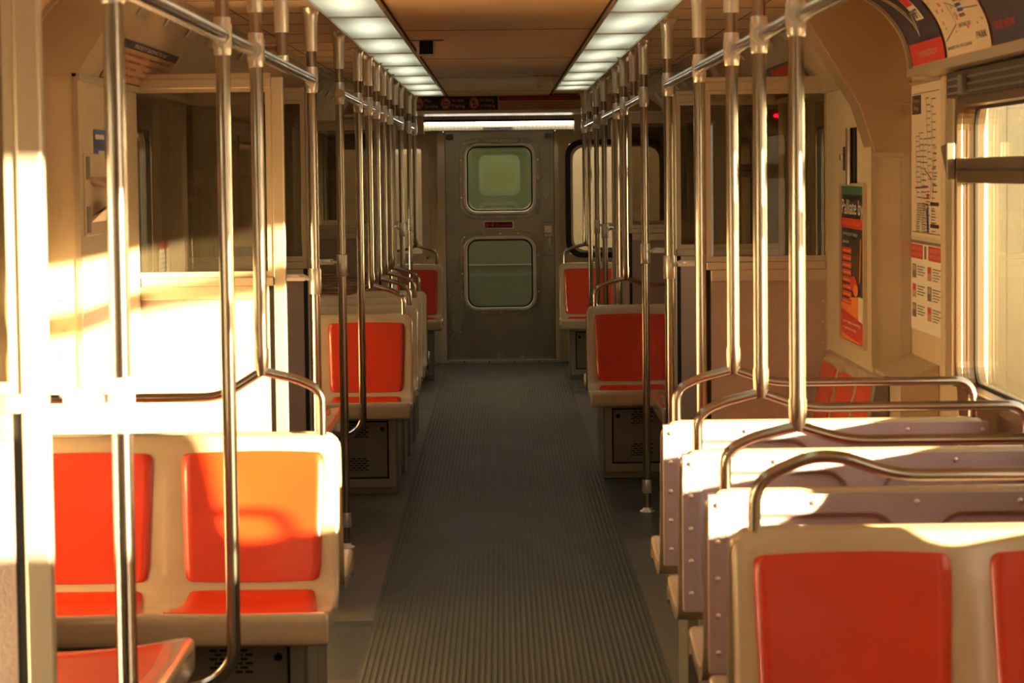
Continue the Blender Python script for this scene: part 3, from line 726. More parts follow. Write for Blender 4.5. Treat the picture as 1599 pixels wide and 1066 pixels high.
# ------------------------------------------------------------------ poles and rails
RZ = 1.866
def rail(side, y0, y1, label):
    t = thing('overhead_rail', label, 'handrail', (side*.648, y0, RZ), 'overhead grab rails')
    b = MB(); b.tube([(0, 0, 0), (0, (y1-y0)*.5, 0), (0, y1-y0, 0)], .017, 20); b.build('tube', ML('steel'), t)
rail(-1, 4.17, 8.95, 'near left overhead rail running over the nearest left seat')
rail(-1, 10.45, 17.0, 'far left overhead rail running over the mid-car left rows')
rail(1, 3.4, 9.88, 'near right overhead rail running over the near right seats')
rail(1, 11.5, 15.95, 'middle right overhead rail past the first right doorway')
rail(1, 17.1, 19.75, 'short farthest right overhead rail near the end door')
rail(-1, 18.5, 19.75, 'short farthest left overhead rail near the end door')
def pole(side, y, label, kind, z0=0.0, x=.65, jz=.32, screen_dy=None, end=False, dx0=0, tee=True):
    """kind: seat | floor | stub | loop"""
    t = thing('grab_pole', label, 'pole', (side*x, y, 0), 'upright grab poles')
    r = .0172; zt = 2.118
    b = MB()
    if kind == 'loop':
        P = [(0, 0, zt-.01), (0, 0, .41)]
        P += [(side*(.12-.12*math.cos(a)), 0, .41-.10*math.sin(a)) for a in [math.pi/2*k/10 for k in range(1, 11)]]
        P[-1] = (side*.12, 0, .31)
        b.tube(P, r, 16)
    else:
        base = {'seat': z0, 'floor': .002, 'stub': RZ+.01}[kind]
        dxx = 0
        b.tube([(dxx, 0, base), (dx0 if kind == 'seat' else 0, 0, (base+zt)/2) if kind != 'seat' else (0, 0, RZ), (0, 0, zt-.01)], r, 16)
    b.build('tube', ML('steel'), t)
    b = MB(); b._lathe([(.0205, 1.965), (.0215, 1.97), (.0228, 2.06), (.026, 2.09), (.031, 2.106), (.038, 2.112), (.038, 2.119)], 0, 0, 18, 0); b.build('ceiling_socket', ML('cast'), t)
    if tee and kind != 'stub':
        b = MB(); h = .045
        b._lathe([(.0188, RZ-h), (.0205, RZ-h+.004), (.0205, RZ+h-.004), (.0188, RZ+h)], 0, 0, 18, 0)
        yy = [(-.036, .036)] if not end else [(0, .05*end)]
        for a, c in yy: b.tube([(0, a, RZ), (0, c, RZ)], .0205, 18)
        b.tube([(0, 0, RZ-.028), (0, 0, RZ+.028)], .0228, 18)
        b.build('tee_fitting', ML('cast'), t)
    if kind == 'stub':
        b = MB(); b._lathe([(.019, RZ+.012), (.021, RZ+.03)], 0, 0, 16, 0); b.build('saddle', ML('cast'), t)
    if kind == 'floor':
        b = MB(); b._lathe([(.034, .0), (.034, .006), (.022, .010), (.020, .02)], 0, 0, 18, 0); b.build('floor_flange', ML('cast'), t)
        b = MB(); b._lathe([(.021, .085), (.022, .09), (.022, .14), (.021, .145)], 0, 0, 18, 0); b.build('pole_sleeve', ML('cast'), t)
    if screen_dy is not None:
        b = MB(); b._lathe([(.0205, 1.12), (.022, 1.125), (.022, 1.205), (.0205, 1.21)], 0, 0, 18, 0)
        b.tube(fillet([(side*.015, 0, 1.17), (side*.045, 0, 1.185), (side*.05, screen_dy, 1.185), (side*.10, screen_dy, 1.185)], [.02, .02]), .008, 10)
        b.box(side*.03, side*.094, screen_dy-.012, screen_dy+.012, 1.17, 1.182)
        b.build('screen_clamp', ML('cast'), t)
    return t
SX = .6325
def seatpole(side, y, z, label):
    # upper end on the rail line, foot on the handle junction
    pole(side, y, label, 'seat', z0=z, x=.637)
pole(-1, 4.2, 'thick blurred pole nearest the camera on the left, clamped to the nearest screen', 'floor', screen_dy=.0, end=1, x=.626)
pole(-1, 6.08, 'dark bent-foot pole in front of the nearest left orange seat', 'loop')
seatpole(-1, 6.778, 1.06, 'pole rising from the handle of the sunlit nearest left seat')
pole(-1, 7.75, 'short left hanger from ceiling to the near left overhead rail', 'stub')
pole(-1, 8.96, 'pole ending the near left overhead rail beside the sun-washed screen', 'floor', screen_dy=-.06, end=-1)
pole(-1, 10.5, 'left pole beyond the first left doorway, starting the far left rail', 'floor', screen_dy=-.05, end=1)
pole(-1, 11.9, 'bent-foot pole in front of the front mid-car left seat', 'loop')
for y, l in ((12.568, 'pole on the handle of the front mid-car left seat'), (13.398, 'pole on the handle of the second mid-car left row'), (14.198, 'pole on the handle of the third mid-car left row'), (14.968, 'pole on the handle of the last mid-car left row')):
    seatpole(-1, y, 1.03, l)
pole(-1, 16.1, 'short left hanger from ceiling to the far left overhead rail', 'stub')
pole(-1, 16.98, 'left pole ending the far left overhead rail by the screen behind the orange rows', 'floor', screen_dy=-.08, end=-1)
pole(-1, 18.5, 'farthest left pole with a white collar, just before the last left seat', 'floor', screen_dy=-.05, end=1)
seatpole(1, 5.502, 1.025, 'thickest right pole, on the handle of the first away-facing seat')
seatpole(1, 6.282, 1.03, 'second right pole from the camera, on the middle away-facing seat handle')
seatpole(1, 7.022, 1.03, 'third right pole from the camera, on the farthest away-facing seat handle')
pole(1, 8.33, 'fourth right pole from the camera, by the front of the right side bench', 'loop')
pole(1, 9.88, 'pole ending the near right overhead rail beside the lilac-panelled screen', 'floor', screen_dy=-.06, end=-1)
pole(1, 11.5, 'right pole standing on the floor beyond the first right doorway', 'floor', screen_dy=-.05, end=1)
pole(1, 12.35, 'short right hanger from ceiling to the middle right overhead rail', 'stub')
seatpole(1, 13.078, 1.03, 'pole on the handle of the mid-car right orange seat')
pole(1, 14.2, 'right pole just behind the mid-car right orange seat', 'floor')
pole(1, 15.9, 'right pole ending the middle right overhead rail', 'floor', screen_dy=-.25, end=-1)
pole(1, 17.15, 'right pole starting the short farthest right rail', 'floor', screen_dy=-.1, end=1)
pole(1, 18.5, 'dark bent-foot pole in front of the farthest right seat', 'loop')
seatpole(1, 19.218, 1.03, 'pole on the handle of the farthest right seat')
seatpole(-1, 19.318, 1.03, 'pole on the handle of the farthest left seat')
# ------------------------------------------------------------------ end wall and end door
def end_wall():
    b = MB(); y0, y1 = YE, YE+.06
    WL = (-1.30, -.60, .86, 1.76); WR = (.56, 1.32, .87, 1.76)
    def strip(x0, x1, holes):
        z = 0
        for a, c in holes: b.box(x0, x1, y0, y1, z, a); z = c
        b.box(x0, x1, y0, y1, z, 2.16)
    strip(-1.44, WL[0], []); strip(WL[0], WL[1], [WL[2:]]); strip(WL[1], -.455, []); strip(-.455, .455, [(0, 1.88)]); strip(.455, WR[0], []); strip(WR[0], WR[1], [WR[2:]]); strip(WR[1], 1.44, [])
    b.build('wall_end', ML('wall'), kind='structure')
    for nm, w, r, k in (('window_20', WL, .015, 'frame'), ('window_21', WR, .10, 'black')):
        t = bpy.data.objects.new(nm, None); COL.objects.link(t); t['kind'] = 'structure'
        b = MB(); b.ring(rrect(w[0]-.03, w[1]+.03, w[2]-.03, w[3]+.03, r+.03), rrect(w[0]+.012, w[1]-.012, w[2]+.012, w[3]-.012, r), 'y', YE-.012, YE+.03); b.build('window_frame', ML(k), t)
        b = MB(); b.ring(rrect(w[0]+.0, w[1]-.0, w[2]+.0, w[3]-.0, r+.01), rrect(w[0]+.03, w[1]-.03, w[2]+.03, w[3]-.03, r), 'y', YE-.004, YE+.04); b.build('window_trim', ML('frame'), t)
        b = MB(); b.box(w[0], w[1], YE+.035, YE+.04, w[2], w[3]); b.build('pane', ML('pane'), t)
end_wall()
def outline_door():
    t = bpy.data.objects.new('door_20', None); COL.objects.link(t); t['kind'] = 'structure'
    y0, y1 = YE-.005, YE+.04
    UP = (-.292, .292, 1.195, 1.772); LO = (-.295, .287, .42, 1.022)
    b = MB()
    X = .438
    b.box(-X, UP[0], y0, y1, .02, 1.87); b.box(UP[1], X, y0, y1, .02, 1.87)
    b.box(UP[0], UP[1], y0, y1, .02, LO[2]); b.box(UP[0], UP[1], y0, y1, LO[3], UP[2]); b.box(UP[0], UP[1], y0, y1, UP[3], 1.87)
    b.build('door_leaf', ML('door'), t)
    for w in (UP, LO):
        b = MB(); b.ring(rrect(w[0]-.035, w[1]+.035, w[2]-.035, w[3]+.035, .13), rrect(w[0]+.0, w[1]-.0, w[2]+.0, w[3]-.0, .10), 'y', y0-.006, y0+.02)
        b.build('rivet_plate', ML('door'), t, bevel=.003)
        b = MB(); b.ring(rrect(w[0]-.002, w[1]+.002, w[2]-.002, w[3]+.002, .11), rrect(w[0]+.026, w[1]-.026, w[2]+.026, w[3]-.026, .085), 'y', y0-.02, y0+.05)
        b.build('window_frame', ML('cast'), t, bevel=.006)
        b = MB(); b.ring(rrect(w[0]+.02, w[1]-.02, w[2]+.02, w[3]-.02, .09), rrect(w[0]+.038, w[1]-.038, w[2]+.038, w[3]-.038, .075), 'y', y0+.012, y0+.02); b.build('window_gasket', ML('black'), t)
        b = MB(); b.box(w[0]+.01, w[1]-.01, y0+.025, y0+.03, w[2]+.01, w[3]-.01); b.build('pane', ML('pane3'), t)
        b = MB(); e = .018
        for fx in (-.6, 0, .6):
            for zz in (w[2]-e, w[3]+e): b.tube([(fx*.24, y0-.006, zz), (fx*.24, y0-.011, zz), (fx*.24, y0-.013, zz)], [.0075, .006, .002], 8)
        for fz in (-.6, 0, .6):
            for xx in (w[0]-e, w[1]+e): z = (w[2]+w[3])/2+fz*.25; b.tube([(xx, y0-.006, z), (xx, y0-.011, z), (xx, y0-.013, z)], [.0075, .006, .002], 8)
        for sx in (w[0]+.005, w[1]-.005):
            for sz in (w[2]+.005, w[3]-.005): b.tube([(sx, y0-.006, sz), (sx, y0-.012, sz)], .006, 8)
        b.build('rivet', ML('cast'), t)
    # kick line of screws
    b = MB()
    for z in (.25, .55, .8, 1.1, 1.4): 
        for x in (-.415, -.33): 
            if not (x > -.4 and z > .38): b.tube([(x, y0, z), (x, y0-.004, z)], .005, 6)
    b.build('screw', ML('cast'), t)
    for sx in (-1, 1):
        b = MB(); b.box(sx*.37, sx*.43, y0-.05, y0, 1.80, 1.845); b.tube([(sx*.40, y0-.05, 1.82), (sx*.40, y0-.065, 1.82)], .014, 10); b.build('door_hanger', ML('ped'), t, bevel=.004)
    # latch
    b = MB(); b.box(.345, .425, y0-.012, y0, .86, 1.13); b.build('latch_plate', ML('door'), t, bevel=.003)
    b = MB(); b.box(.36, .415, y0-.03, y0-.012, 1.045, 1.10); b.box(.358, .42, y0-.03, y0-.012, 1.015, 1.03); b.tube([(.402, y0-.02, 1.005), (.40, y0-.045, .99), (.397, y0-.045, .92), (.397, y0-.02, .90)], .008, 10)
    b.build('latch_handle', ML('cast'), t)
    return t
dr = outline_door()
b = MB(); b.box(-.50, -.44, YE-.05, YE, 0, 1.86); b.box(.44, .475, YE-.05, YE, 0, 1.86, 0); b.box(-.45, .45, YE-.09, YE-.0, 0, .022, 1)
b.box(-.60, -.505, YE-.012, YE, 0, .86, 0)
for x in (-.3, -.1, .1, .3): b.tube([(x, YE-.09, .012), (x, YE-.093, .012)], .006, 8, 2)
for sx in (-1, 1): b.box(sx*.436, sx*.444, YE-.012, YE, .02, 1.87, 2)
b.build('trim_30', ML('wall', 'frame', 'dark'), kind='structure')
# light box above the door
def headlight():
    t = thing('door_light', 'ribbed lit fixture across the top of the end door', 'light fixture', (0, YE, 1.87))
    b = MB(); b.box(-.60, .60, -.10, -.005, 0, .085); b.box(-.60, .60, -.16, -.005, .085, .135); b.box(-.66, -.60, -.17, -.005, -.02, .14); b.box(.60, .66, -.17, -.005, -.02, .14); b.build('housing', ML('wallmetal'), t, bevel=.003)
    b = MB()
    for k in range(38):
        x = -.575+.03*k; b.box(x, x+.010, -.106, -.10, .004, .046)
    b.build('rib', ML('lit'), t)
    b = MB()
    for k in range(38):
        x = -.57+.03*k; b.box(x, x+.012, -.168, -.16, .090, .128)
    b.build('upper_rib', ML('lit'), t)
    b = MB(); b.box(-.60, .60, -.1615, -.159, .070, .086); b.build('slot', ML('dark'), t)
    b = MB(); b.tube([(-.59, -.122, .060), (.59, -.122, .060)], .009, 12); b.build('tube', ML('tube'), t)
    d = Draw(lambda u, v, o: (u, -.107-o, v)); d.rect(-.13, .11, .005, .028, 'grey', 1); d.text('CAR NUMBER PANEL', -.12, .10, .010, .013, 'blk', 2); 
    d.build('name_strip', t)
headlight()
YS = 19.62
b = MB(); b.box(-1.24, 1.24, YS+.005, YS+.06, 2.0, 2.12, 0); b.box(-1.24, 1.24, YS-.02, YE, 1.985, 2.008, 1); b.build('trim_31', ML('ceil', 'frame'), kind='structure')
def end_sign():
    t = thing('sign_strip', 'black prohibition sign strip above the end door, three round pictograms', 'sign', (0, YS, 0))
    d = Draw(lambda u, v, o: (u*.96, .004-o, 2.012+(v-2.035)*1.155))
    d.rect(-.70, -.005, 2.035, 2.125, 'blk', 1); z = 2.080
    for cx, a, c, w in ((-.635, 'No', 'Smoking', .115), (-.42, 'No Radio', 'Playing', .115), (-.195, 'No Eating', 'or Drinking', .13)):
        d.disc(cx, z, .040, 'red', 2); d.disc(cx, z, .032, 'tan', 3)
        d.line([(cx-.023, z+.023), (cx+.023, z-.023)], .008, 'red', 5)
        tw = .055 if a == 'No' else w
        d.text(a, cx+.048, cx+.048+tw*.85, z+.010, .022, 'tan', 2); d.text(c, cx+.048, cx+.048+w*.9, z-.026, .022, 'tan', 2)
    cx = -.635; d.rect(cx-.024, cx+.018, z-.006, z+.003, 'blk', 4)
    cx = -.42; d.rect(cx-.022, cx+.022, z-.014, z+.012, 'blk', 4); d.disc(cx-.01, z-.002, .007, 'tan', 5); d.disc(cx+.01, z-.002, .007, 'tan', 5)
    cx = -.195; d.poly([(cx-.018, z+.018), (cx+.004, z+.018), (cx, z-.002), (cx-.014, z-.002)], 'blk', 4); d.rect(cx-.012, cx+.022, z-.022, z-.010, 'blk', 4)
    d.build('panel', t)
    t = thing('emergency_sign', 'red-topped emergency instruction strip above the end door', 'sign', (0, YS, 0))
    d = Draw(lambda u, v, o: (u*.96, .004-o, 2.012+(v-2.035)*1.155))
    d.rect(0, .675, 2.035, 2.125, 'tan', 1); d.rect(0, .675, 2.095, 2.125, 'dred', 2); d.text('In Emergency Passengers Please Note', .09, .56, 2.103, .014, 'red', 3)
    for k, (a, c) in enumerate((('Remain calm and stay inside the train.', 'If necessary use the end doors'), ('Listen for instructions from crew', 'to reach the next car. Do not'), ('or police.', 'touch the rails.'))):
        d.text(a, .02, .02+.29*len(a)/38, 2.079-.014*k, .007, 'dred', 3, 0); d.text(c, .345, .345+.27*len(c)/32, 2.079-.014*k, .007, 'dred', 3, 0)
    d.build('panel', t)
    t = thing('maker_plate', 'small red and black maker plate between the end door windows', 'plate', (-.012, YE-.006, 1.112))
    b = MB(); b.ring(rrect(-.122, .122, -.030, .030, .008), rrect(-.112, .112, -.023, .023, .004), 'y', -.006, 0); b.build('rim', ML('cast'), t)
    d = Draw(lambda u, v, o: (u, -.002-o, v)); d.rect(-.114, .114, -.024, .024, 'blk', 0)
    d.disc(-.093, 0, .015, 'plate', 1); d.poly([(-.075, 0), (-.06, .004), (-.045, .015), (-.03, .015), (-.045, 0), (-.03, -.015), (-.045, -.015), (-.06, -.004)], 'plate', 1)
    d.text('Kawasaki', -.022, .108, -.013, .026, 'plate', 1, .02); d.build('face', t)
    b = MB(); 
    for x in (-.116, .116):
        for z in (-.024, .024): b.tube([(x, -.006, z), (x, -.010, z)], .005, 8)
    b.build('rivet', ML('cast'), t)
    d = Draw(on_end(YS+.004)); d.text('5', .865, .905, 2.05, .06, 'blk', 1, .03); d.rect(.915, .925, 2.05, 2.06, 'blk', 1)
    d.build('wall_number', label='black painted numeral on the beam right of the red-topped strip', category='number')
end_sign()
# ------------------------------------------------------------------ posters and signs on the walls
def map_poster():
    d = Draw(on_right(1.3785, 8.58)); W = .585
    t = thing('route_map', 'tall transit route map with blue title box on the right wall', 'map', (1.379, 8.3, 1.3))
    d.t = (lambda f: lambda u, v, o: tuple(Vector(f(u, v, o))-Vector((1.379, 8.3, 1.3))))(d.t)
    z0, z1 = 1.312, 1.808
    d.rect(0, W, z0, z1, 'paper', 1); d.rect(.03, W-.03, 1.778, 1.781, 'grey', 2); d.rect(.02, W-.02, z0+.012, z0+.015, 'grey', 2)
    d.rect(.02, .20, 1.712, 1.775, 'navy', 2); d.text('Transit', .04, .18, 1.75, .014, 'tan', 3); d.text('Map', .06, .16, 1.725, .016, 'tan', 3)
    random.seed(21)
    def stn(u, v, side=1):
        d.disc(u, v, .006, 'grey', 3, .5, 8); l = random.uniform(.03, .07); d.rect(u+side*.012, u+side*(.012+l), v-.002, v+.002, 'grey', 2)
    for u0, u1, vt, vb in ((.30, .34, 1.76, 1.50), (.40, .43, 1.755, 1.46), (.10, .12, 1.64, 1.44), (.17, .22, 1.65, 1.42), (.24, .25, 1.63, 1.40), (.45, .40, 1.60, 1.36), (.13, .10, 1.42, 1.33), (.20, .22, 1.42, 1.33), (.30, .28, 1.46, 1.33)):
        n = 12; pts = [(u0+(u1-u0)*k/n+random.uniform(-.006, .006), vt+(vb-vt)*k/n) for k in range(n+1)]
        d.line(pts, .004, random.choice(['grey', 'navy', 'grey', 'dred']), 2)
        for p in pts: stn(*p)
    d.line([(.08, 1.47), (.34, 1.475)], .006, 'grey', 2); d.line([(.27, 1.53), (.4, 1.50), (.38, 1.44)], .006, 'dred', 2); d.disc(.33, 1.445, .02, 'red', 2, .5); d.poly([(.3, 1.4), (.34, 1.42), (.35, 1.33), (.31, 1.33)], 'blue', 2)
    for z in (1.415, 1.345): d.rect(.38, .54, z, z+.012, 'blk', 3)
    for k in range(10): 
        if k != 7: d.rect(.40, .40+random.uniform(.06, .12), 1.405-.009*k, 1.408-.009*k, 'grey', 2)
    d.build('sheet', t)
    b = MB(); b.box(-.012, -.0, -.32, .29, .51, .52); b.build('top_clip', ML('frame'), t)
map_poster()
def instr():
    t = thing('instruction_poster', 'white emergency instruction sheet with red headings below the route map', 'poster', (1.379, 8.3, 1.0))
    f0 = on_right(1.3785, 8.59); f = lambda u, v, o: tuple(Vector(f0(u, v, o))-Vector((1.379, 8.3, 1.0)))
    d = Draw(f); W = .60
    d.rect(0, W, 1.002, 1.288, 'white', 1); d.rect(0, W, 1.288, 1.298, 'grey', 1)
    d.rect(0, .24, 1.238, 1.285, 'red', 2); d.rect(.35, W, 1.238, 1.285, 'red', 2)
    d.text('EMERGENCIA', .02, .22, 1.266, .012, 'pink', 3); d.text('INSTRUCCIONES', .01, .23, 1.247, .010, 'pink', 3)
    d.text('EMERGENCY', .38, .57, 1.266, .011, 'pink', 3); d.text('INSTRUCTIONS', .37, .58, 1.247, .011, 'pink', 3)
    d.rect(.27, .31, 1.24, 1.282, 'grey', 2)
    for i, z in enumerate((1.185, 1.12, 1.055)):
        for c, u in enumerate((.03, .33)):
            d.rect(u, u+.08, z-.012, z+.034, 'tan' if (i+c) % 2 else 'grey', 2); d.rect(u+.01, u+.07, z+.012, z+.03, 'red' if (i+c) % 2 else 'tan', 3)
            for k in range(5 if c else 4): d.rect(u+.10, u+.10+[.15, .12, .16, .13, .10][k], z+.026-.009*k, z+.030-.009*k, 'grey', 2)
    d.build('sheet', t)
instr()
def narrow_poster():
    X = 1.2495; t = thing('framed_poster', 'tall narrow framed food poster, black over red-orange, beside the lilac screen', 'poster', (X, 9.04, 1.2))
    L = lambda u, v, o: (-.004-o, .30-u, v-1.2); d = Draw(L); W = .60; z0, z1 = .925, 1.475
    d.rect(0, W, z0, z1, 'blk', 1); d.rect(0, W, z1-.03, z1, 'grn', 2)
    d.text('Palliate by', .02, .56, 1.375, .055, 'white', 3, .0); d.rect(0, .56, 1.325, 1.36, 'red', 3); d.text('CRAB ON THE BAY', .04, .50, 1.335, .015, 'orange', 4)
    d.text('nothing but happy', .04, .42, 1.300, .012, 'white', 3, 0); d.text('guests', .04, .20, 1.272, .010, 'white', 3, 0)
    for k in range(8): d.rect(.03, .27-.01*(k % 2), 1.235-.026*k, 1.255-.026*k, 'red', 3); d.rect(.04, .25, 1.240-.026*k, 1.247-.026*k, 'orange', 4)
    d.disc(.32, 1.13, .08, 'red', 4, .35); d.disc(.38, 1.11, .06, 'orange', 5, .35); d.line([(.50, 1.29), (.47, 1.14)], .02, 'orange', 3); d.line([(.44, 1.25), (.41, 1.1)], .03, 'dred', 3)
    d.poly([(0, 1.05), (.25, 1.08), (.45, 1.09), (.55, 1.07), (W, 1.07), (W, .925), (0, .925)], 'orange', 2); d.rect(.44, .56, .99, 1.09, 'paper', 4)
    d.poly([(0, 1.03), (W, 1.00), (W, .925), (0, .945)], 'red', 5); d.text('your table is waiting', .05, .5, .985, .012, 'white', 6, 0); d.text('reserve today', .08, .4, .962, .012, 'white', 6, 0)
    d.build('print', t)
    b = MB(); b.ring(rrect(-.315, .315, -.285, .285, .004), rrect(-.30, .30, -.275, .275, .003), 'x', 0, -.014); b.build('frame', ML('wallmetal'), t)
    t = thing('intercom_grille', 'small dark louvred grilles with chrome bars above the narrow poster', 'grille', (X, 9.1, 1.58))
    b = MB(); b.box(-.003, 0, .10, .24, -.105, .09); b.build('plate', ML('wall'), t)
    b = MB(); b.box(-.006, 0, .15, .19, -.05, .035); b.build('louvre', ML('dark'), t)
    b = MB(); b.box(-.006, 0, -.13, .03, -.10, .10); b.build('louvre', ML('dark'), t)
    b = MB(); b.tube([(-.016, -.06, -.10), (-.016, -.06, .10)], .014, 12); b.tube([(-.010, .17, -.012), (-.010, .17, .008)], .012, 10); b.build('bar', ML('steel'), t)
narrow_poster()
def hdr_sign(side, y0, y1, label, paint, base):
    # on the sloping header plane (1.25,1.835)->(1.10,2.06)
    def f(u, v, o): 
        k = v; x = 1.25-.15*k; z = 1.835+.225*k; n = (-.83, -.55)
        x += n[0]*(.003+o); z += n[1]*(.003+o)
        return (side*x, (y1-u*(y1-y0)) if side > 0 else (y0+u*(y1-y0)), z)
    d = Draw(f); d.rect(0, 1, .06, .58, base, 1); paint(d)
    d.build('header_sign', label=label, category='sign')
def hl(d):
    d.rect(0, 1, .50, .60, 'navy', 2); d.text('PRIORITY SEATING TO AID', .2, .78, .525, .05, 'paper', 3)
    rows = ['These seats are for people', 'elderly or disabled riders', 'It is the law', 'please give up this seat']; r2 = ['Passengers must remain', 'seated or hold a pole', 'Thank you for riding', 'keep doorway clear']
    for k in range(4): d.text(rows[k], .08, .44, .42-.09*k, .045, 'dred', 3, .01); d.text(r2[k], .54, .92, .42-.09*k, .045, 'dred', 3, .01)
    d.rect(0, 1, .05, .075, 'navy', 2)
hdr_sign(-1, 8.0, 9.35, 'cream priority notice with navy title on the sloping panel above the left doorway', hl, 'tan')
def hr(d):
    d.rect(0, 1, .06, .60, 'grn', 2); d.rect(.32, 1, .13, .56, 'red', 3); d.text('Save Big', .36, .98, .18, .27, 'pink', 4, .03)
    d.text('See', .08, .25, .33, .10, 'paper', 4); d.text('it all', .08, .28, .14, .10, 'paper', 4)
hdr_sign(1, 10.0, 11.5, 'green and red advertising strip above the first right doorway', hr, 'grn')
# left pocket fittings
t = thing('wall_bracket', 'cream angled metal bracket on the left door pocket below the blue sticker', 'bracket', (-1.25, 7.92, 1.5))
b = MB(); b.box(0, .006, -.21, .19, -.14, .11); b.build('plate', ML('wall'), t, bevel=.002)
for z, s in ((.04, 1), (-.08, -1)):
    b = MB(); b.prism([(.006, z), (.07, z-.03*s), (.07, z-.04*s), (.006, z-.02)], 'y', -.10, .16); b.build('flap', ML('wallmetal'), t, bevel=.002)
for z0, z1 in ((-.13, -.05), (.03, .10)):
    b = MB(); b.box(.006, .009, -.19, -.13, z0, z1); b.build('slot', ML('ped'), t)
t = thing('blue_sticker', 'small blue square sticker high on the left door pocket', 'sticker', (-1.249, 8.02, 1.635))
d = Draw(lambda u, v, o: (.0005+o, u, v)); d.rect(-.10, .14, -.04, .05, 'blue', 1); d.rect(-.08, .10, .02, .035, 'paper', 2); d.rect(-.08, .10, -.005, .01, 'navy', 2); d.rect(-.02, .10, -.03, -.015, 'paper', 2); d.build('print', t)
t = thing('warning_sticker', 'red and white warning sticker low on the left door pocket, behind the nearest pole', 'sticker', (-1.249, 8.28, 1.27))
d = Draw(lambda u, v, o: (.0005+o, u, v)); d.rect(-.12, .16, -.09, .06, 'white', 1); d.rect(-.12, .16, .0, .06, 'red', 2)
for k in range(4): d.rect(-.09, .12, -.02-.018*k, -.013-.018*k, 'grey', 2)
d.build('print', t)
# red indicator lamp
t = thing('indicator_lamp', 'tiny glowing red lamp seen through the right draft screen glass', 'lamp', (1.235, 11.5, 1.775))
b = MB(); b.box(-.03, .03, -.03, 0, -.03, .03); b.build('housing', ML('pedd'), t, bevel=.003)
b = MB(); b._lathe([(.001, -.008), (.007, -.006), (.010, 0), (.007, .006), (.001, .008)], 0, -.036, 12, 0); b.build('lens', ML('redlamp'), t)
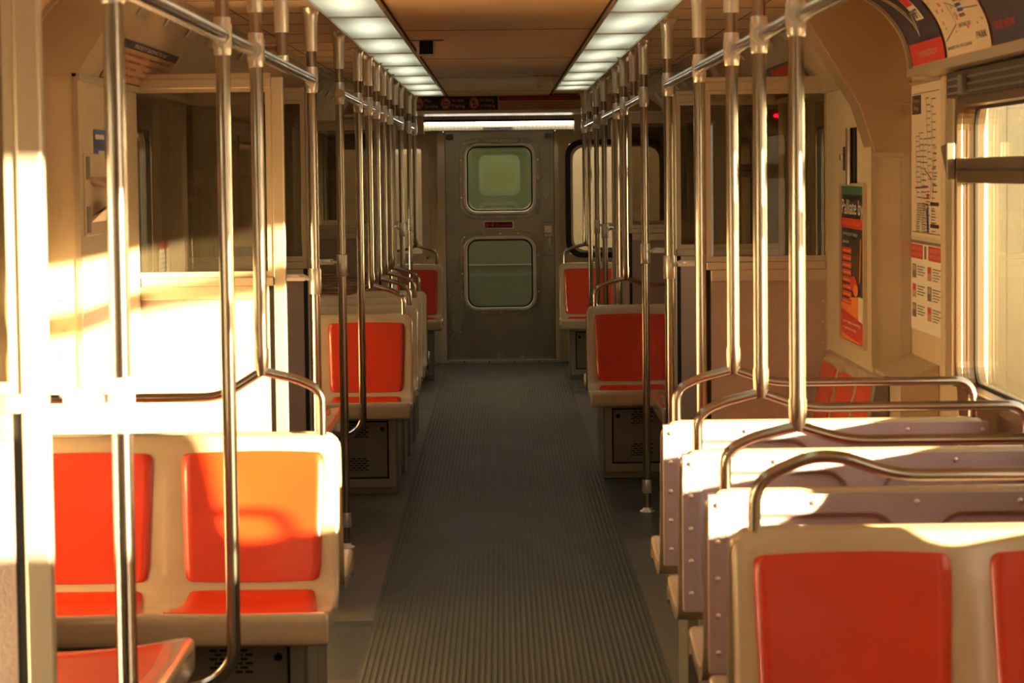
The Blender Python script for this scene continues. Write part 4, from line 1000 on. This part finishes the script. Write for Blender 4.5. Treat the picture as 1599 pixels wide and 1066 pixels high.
# ------------------------------------------------------------------ next car seen through the end door
def next_car():
    t = thing('neighbouring_car', 'next subway car seen dimly green through the end door windows', 'train car', (0, 21.6, 0))
    b = MB(); L = 19.6
    b.box(-1.42, -1.36, 0, L, 0, 2.2); b.box(1.36, 1.42, 0, L, 0, 2.2); b.box(-1.42, 1.42, 0, L, 2.12, 2.2); b.box(-1.42, 1.42, 0, L, -.08, 0)
    b.build('body', ML('nwall'), t)
    b = MB()
    for s in (-1, 1): b.box(s*.4, s*.62, .5, L-1, 2.10, 2.119)
    b.build('light_strip', ML('nlens'), t)
    for y, wz, r in ((0, (-.30, .30, 1.19, 1.78), .10), (L, (-.30, .30, 1.19, 1.78), .12)):
        b = MB()
        b.box(-1.42, wz[0], y-.04, y, 0, 2.2); b.box(wz[1], 1.42, y-.04, y, 0, 2.2); b.box(wz[0], wz[1], y-.04, y, 0, wz[2]); b.box(wz[0], wz[1], y-.04, y, wz[3], 2.2)
        b.build('end_wall', ML('nwall' if y else 'wall'), t)
        b = MB(); b.ring(rrect(wz[0]-.03, wz[1]+.03, wz[2]-.03, wz[3]+.03, .12), rrect(wz[0]+.035, wz[1]-.035, wz[2]+.035, wz[3]-.035, .09), 'y', y-.055, y+.01); b.build('window_frame', ML('cast'), t)
        b = MB(); b.box(wz[0], wz[1], y-.02, y-.015, wz[2], wz[3]); b.build('pane', ML('pane3'), t)
    b = MB(); b.ring(rrect(-.48, .48, .02, 1.9, .02), rrect(-.44, .44, .03, 1.86, .02), 'y', L-.07, L-.04); b.build('door_frame', ML('frame'), t)
    b = MB(); b.ring(rrect(-.34, .34, .38, 1.06, .12), rrect(-.28, .28, .44, 1.0, .09), 'y', L-.06, L-.04); b.build('lower_window_frame', ML('rail'), t)
    b = MB(); b.box(-.42, .42, -.052, -.041, .02, 1.15); b.build('door_panel', ML('nwall2'), t)
    b = MB(); b.box(-.40, .40, -.06, -.052, .755, .765); b.box(-1.0, -.55, -.055, -.04, .3, 1.7); b.build('seam_bar', ML('frame'), t)
    b = MB(); b.box(-.45, .45, L+.3, L+.34, 1.0, 1.9); b.build('far_panel', ML('nwall'), t)
next_car()
# ------------------------------------------------------------------ outside
b = MB(); b.box(-60, 60, -40, 120, -1.25, -1.15); b.build('ground', ML('ground'), label='tan gravel ground outside the windows', category='ground', kind='structure')
def fluted(x, y0, y1, z1, label, s):
    t = thing('parked_train', label, 'train', (x, y0, -1.15))
    for a, c in ((0, y1-y0),):
        b = MB(); b.box(0, s*2.8, a, c, .9, z1); b.build('body', ML('train'), t)
    b = MB(); y = .3
    while y < y1-y0-.3: b.box(-s*.006, 0, y, y+.14, 1.0, z1-.1); y += random.choice((.5, .8, 1.4))
    b.build('fluting', ML('train'), t)
    b = MB(); b.box(s*.2, s*2.6, .4, y1-y0-.4, 0, .9); b.build('underframe', ML('pedd'), t)
fluted(3.6, 15.1, 19.6, 3.6, 'pale fluted train parked outside beyond the right windows', 1)
t = thing('sun_blocker', 'pale hut-shaped sun blocker added out of view outside the right doorway', 'light blocker', (3.6, 9.4, -1.15))  # added unseen block, keeps direct sun off the middle of the car
b = MB(); b.box(0, 2.4, 0, 2.6, 0, 3.45); b.build('body', ML('train'), t)
b = MB(); b.prism([(-.12, 3.45), (2.52, 3.45), (2.52, 3.52), (1.2, 3.75), (-.12, 3.52)], 'y', -.1, 2.7); b.build('roof', ML('pedd'), t)
b = MB(); b.box(-.02, 0, .8, 1.7, .2, 2.3); b.build('door', ML('ped'), t)

t = thing('darkening_wall', 'dark brown wall added outside to darken the left windows', 'wall', (-3.4, 4, -1.15))  # added wall, keeps the view through the left glass dark
M['brick'] = mat('dark_brick', (74, 58, 44), .85, noise=(2, .3), bump=(30, .3))
b = MB(); b.box(-.3, 0, 0, 60, 0, 3.6); b.build('masonry', ML('brick'), t)
b = MB(); b.box(-.36, .06, 0, 60, 3.6, 3.72); b.build('coping', ML('ped'), t)
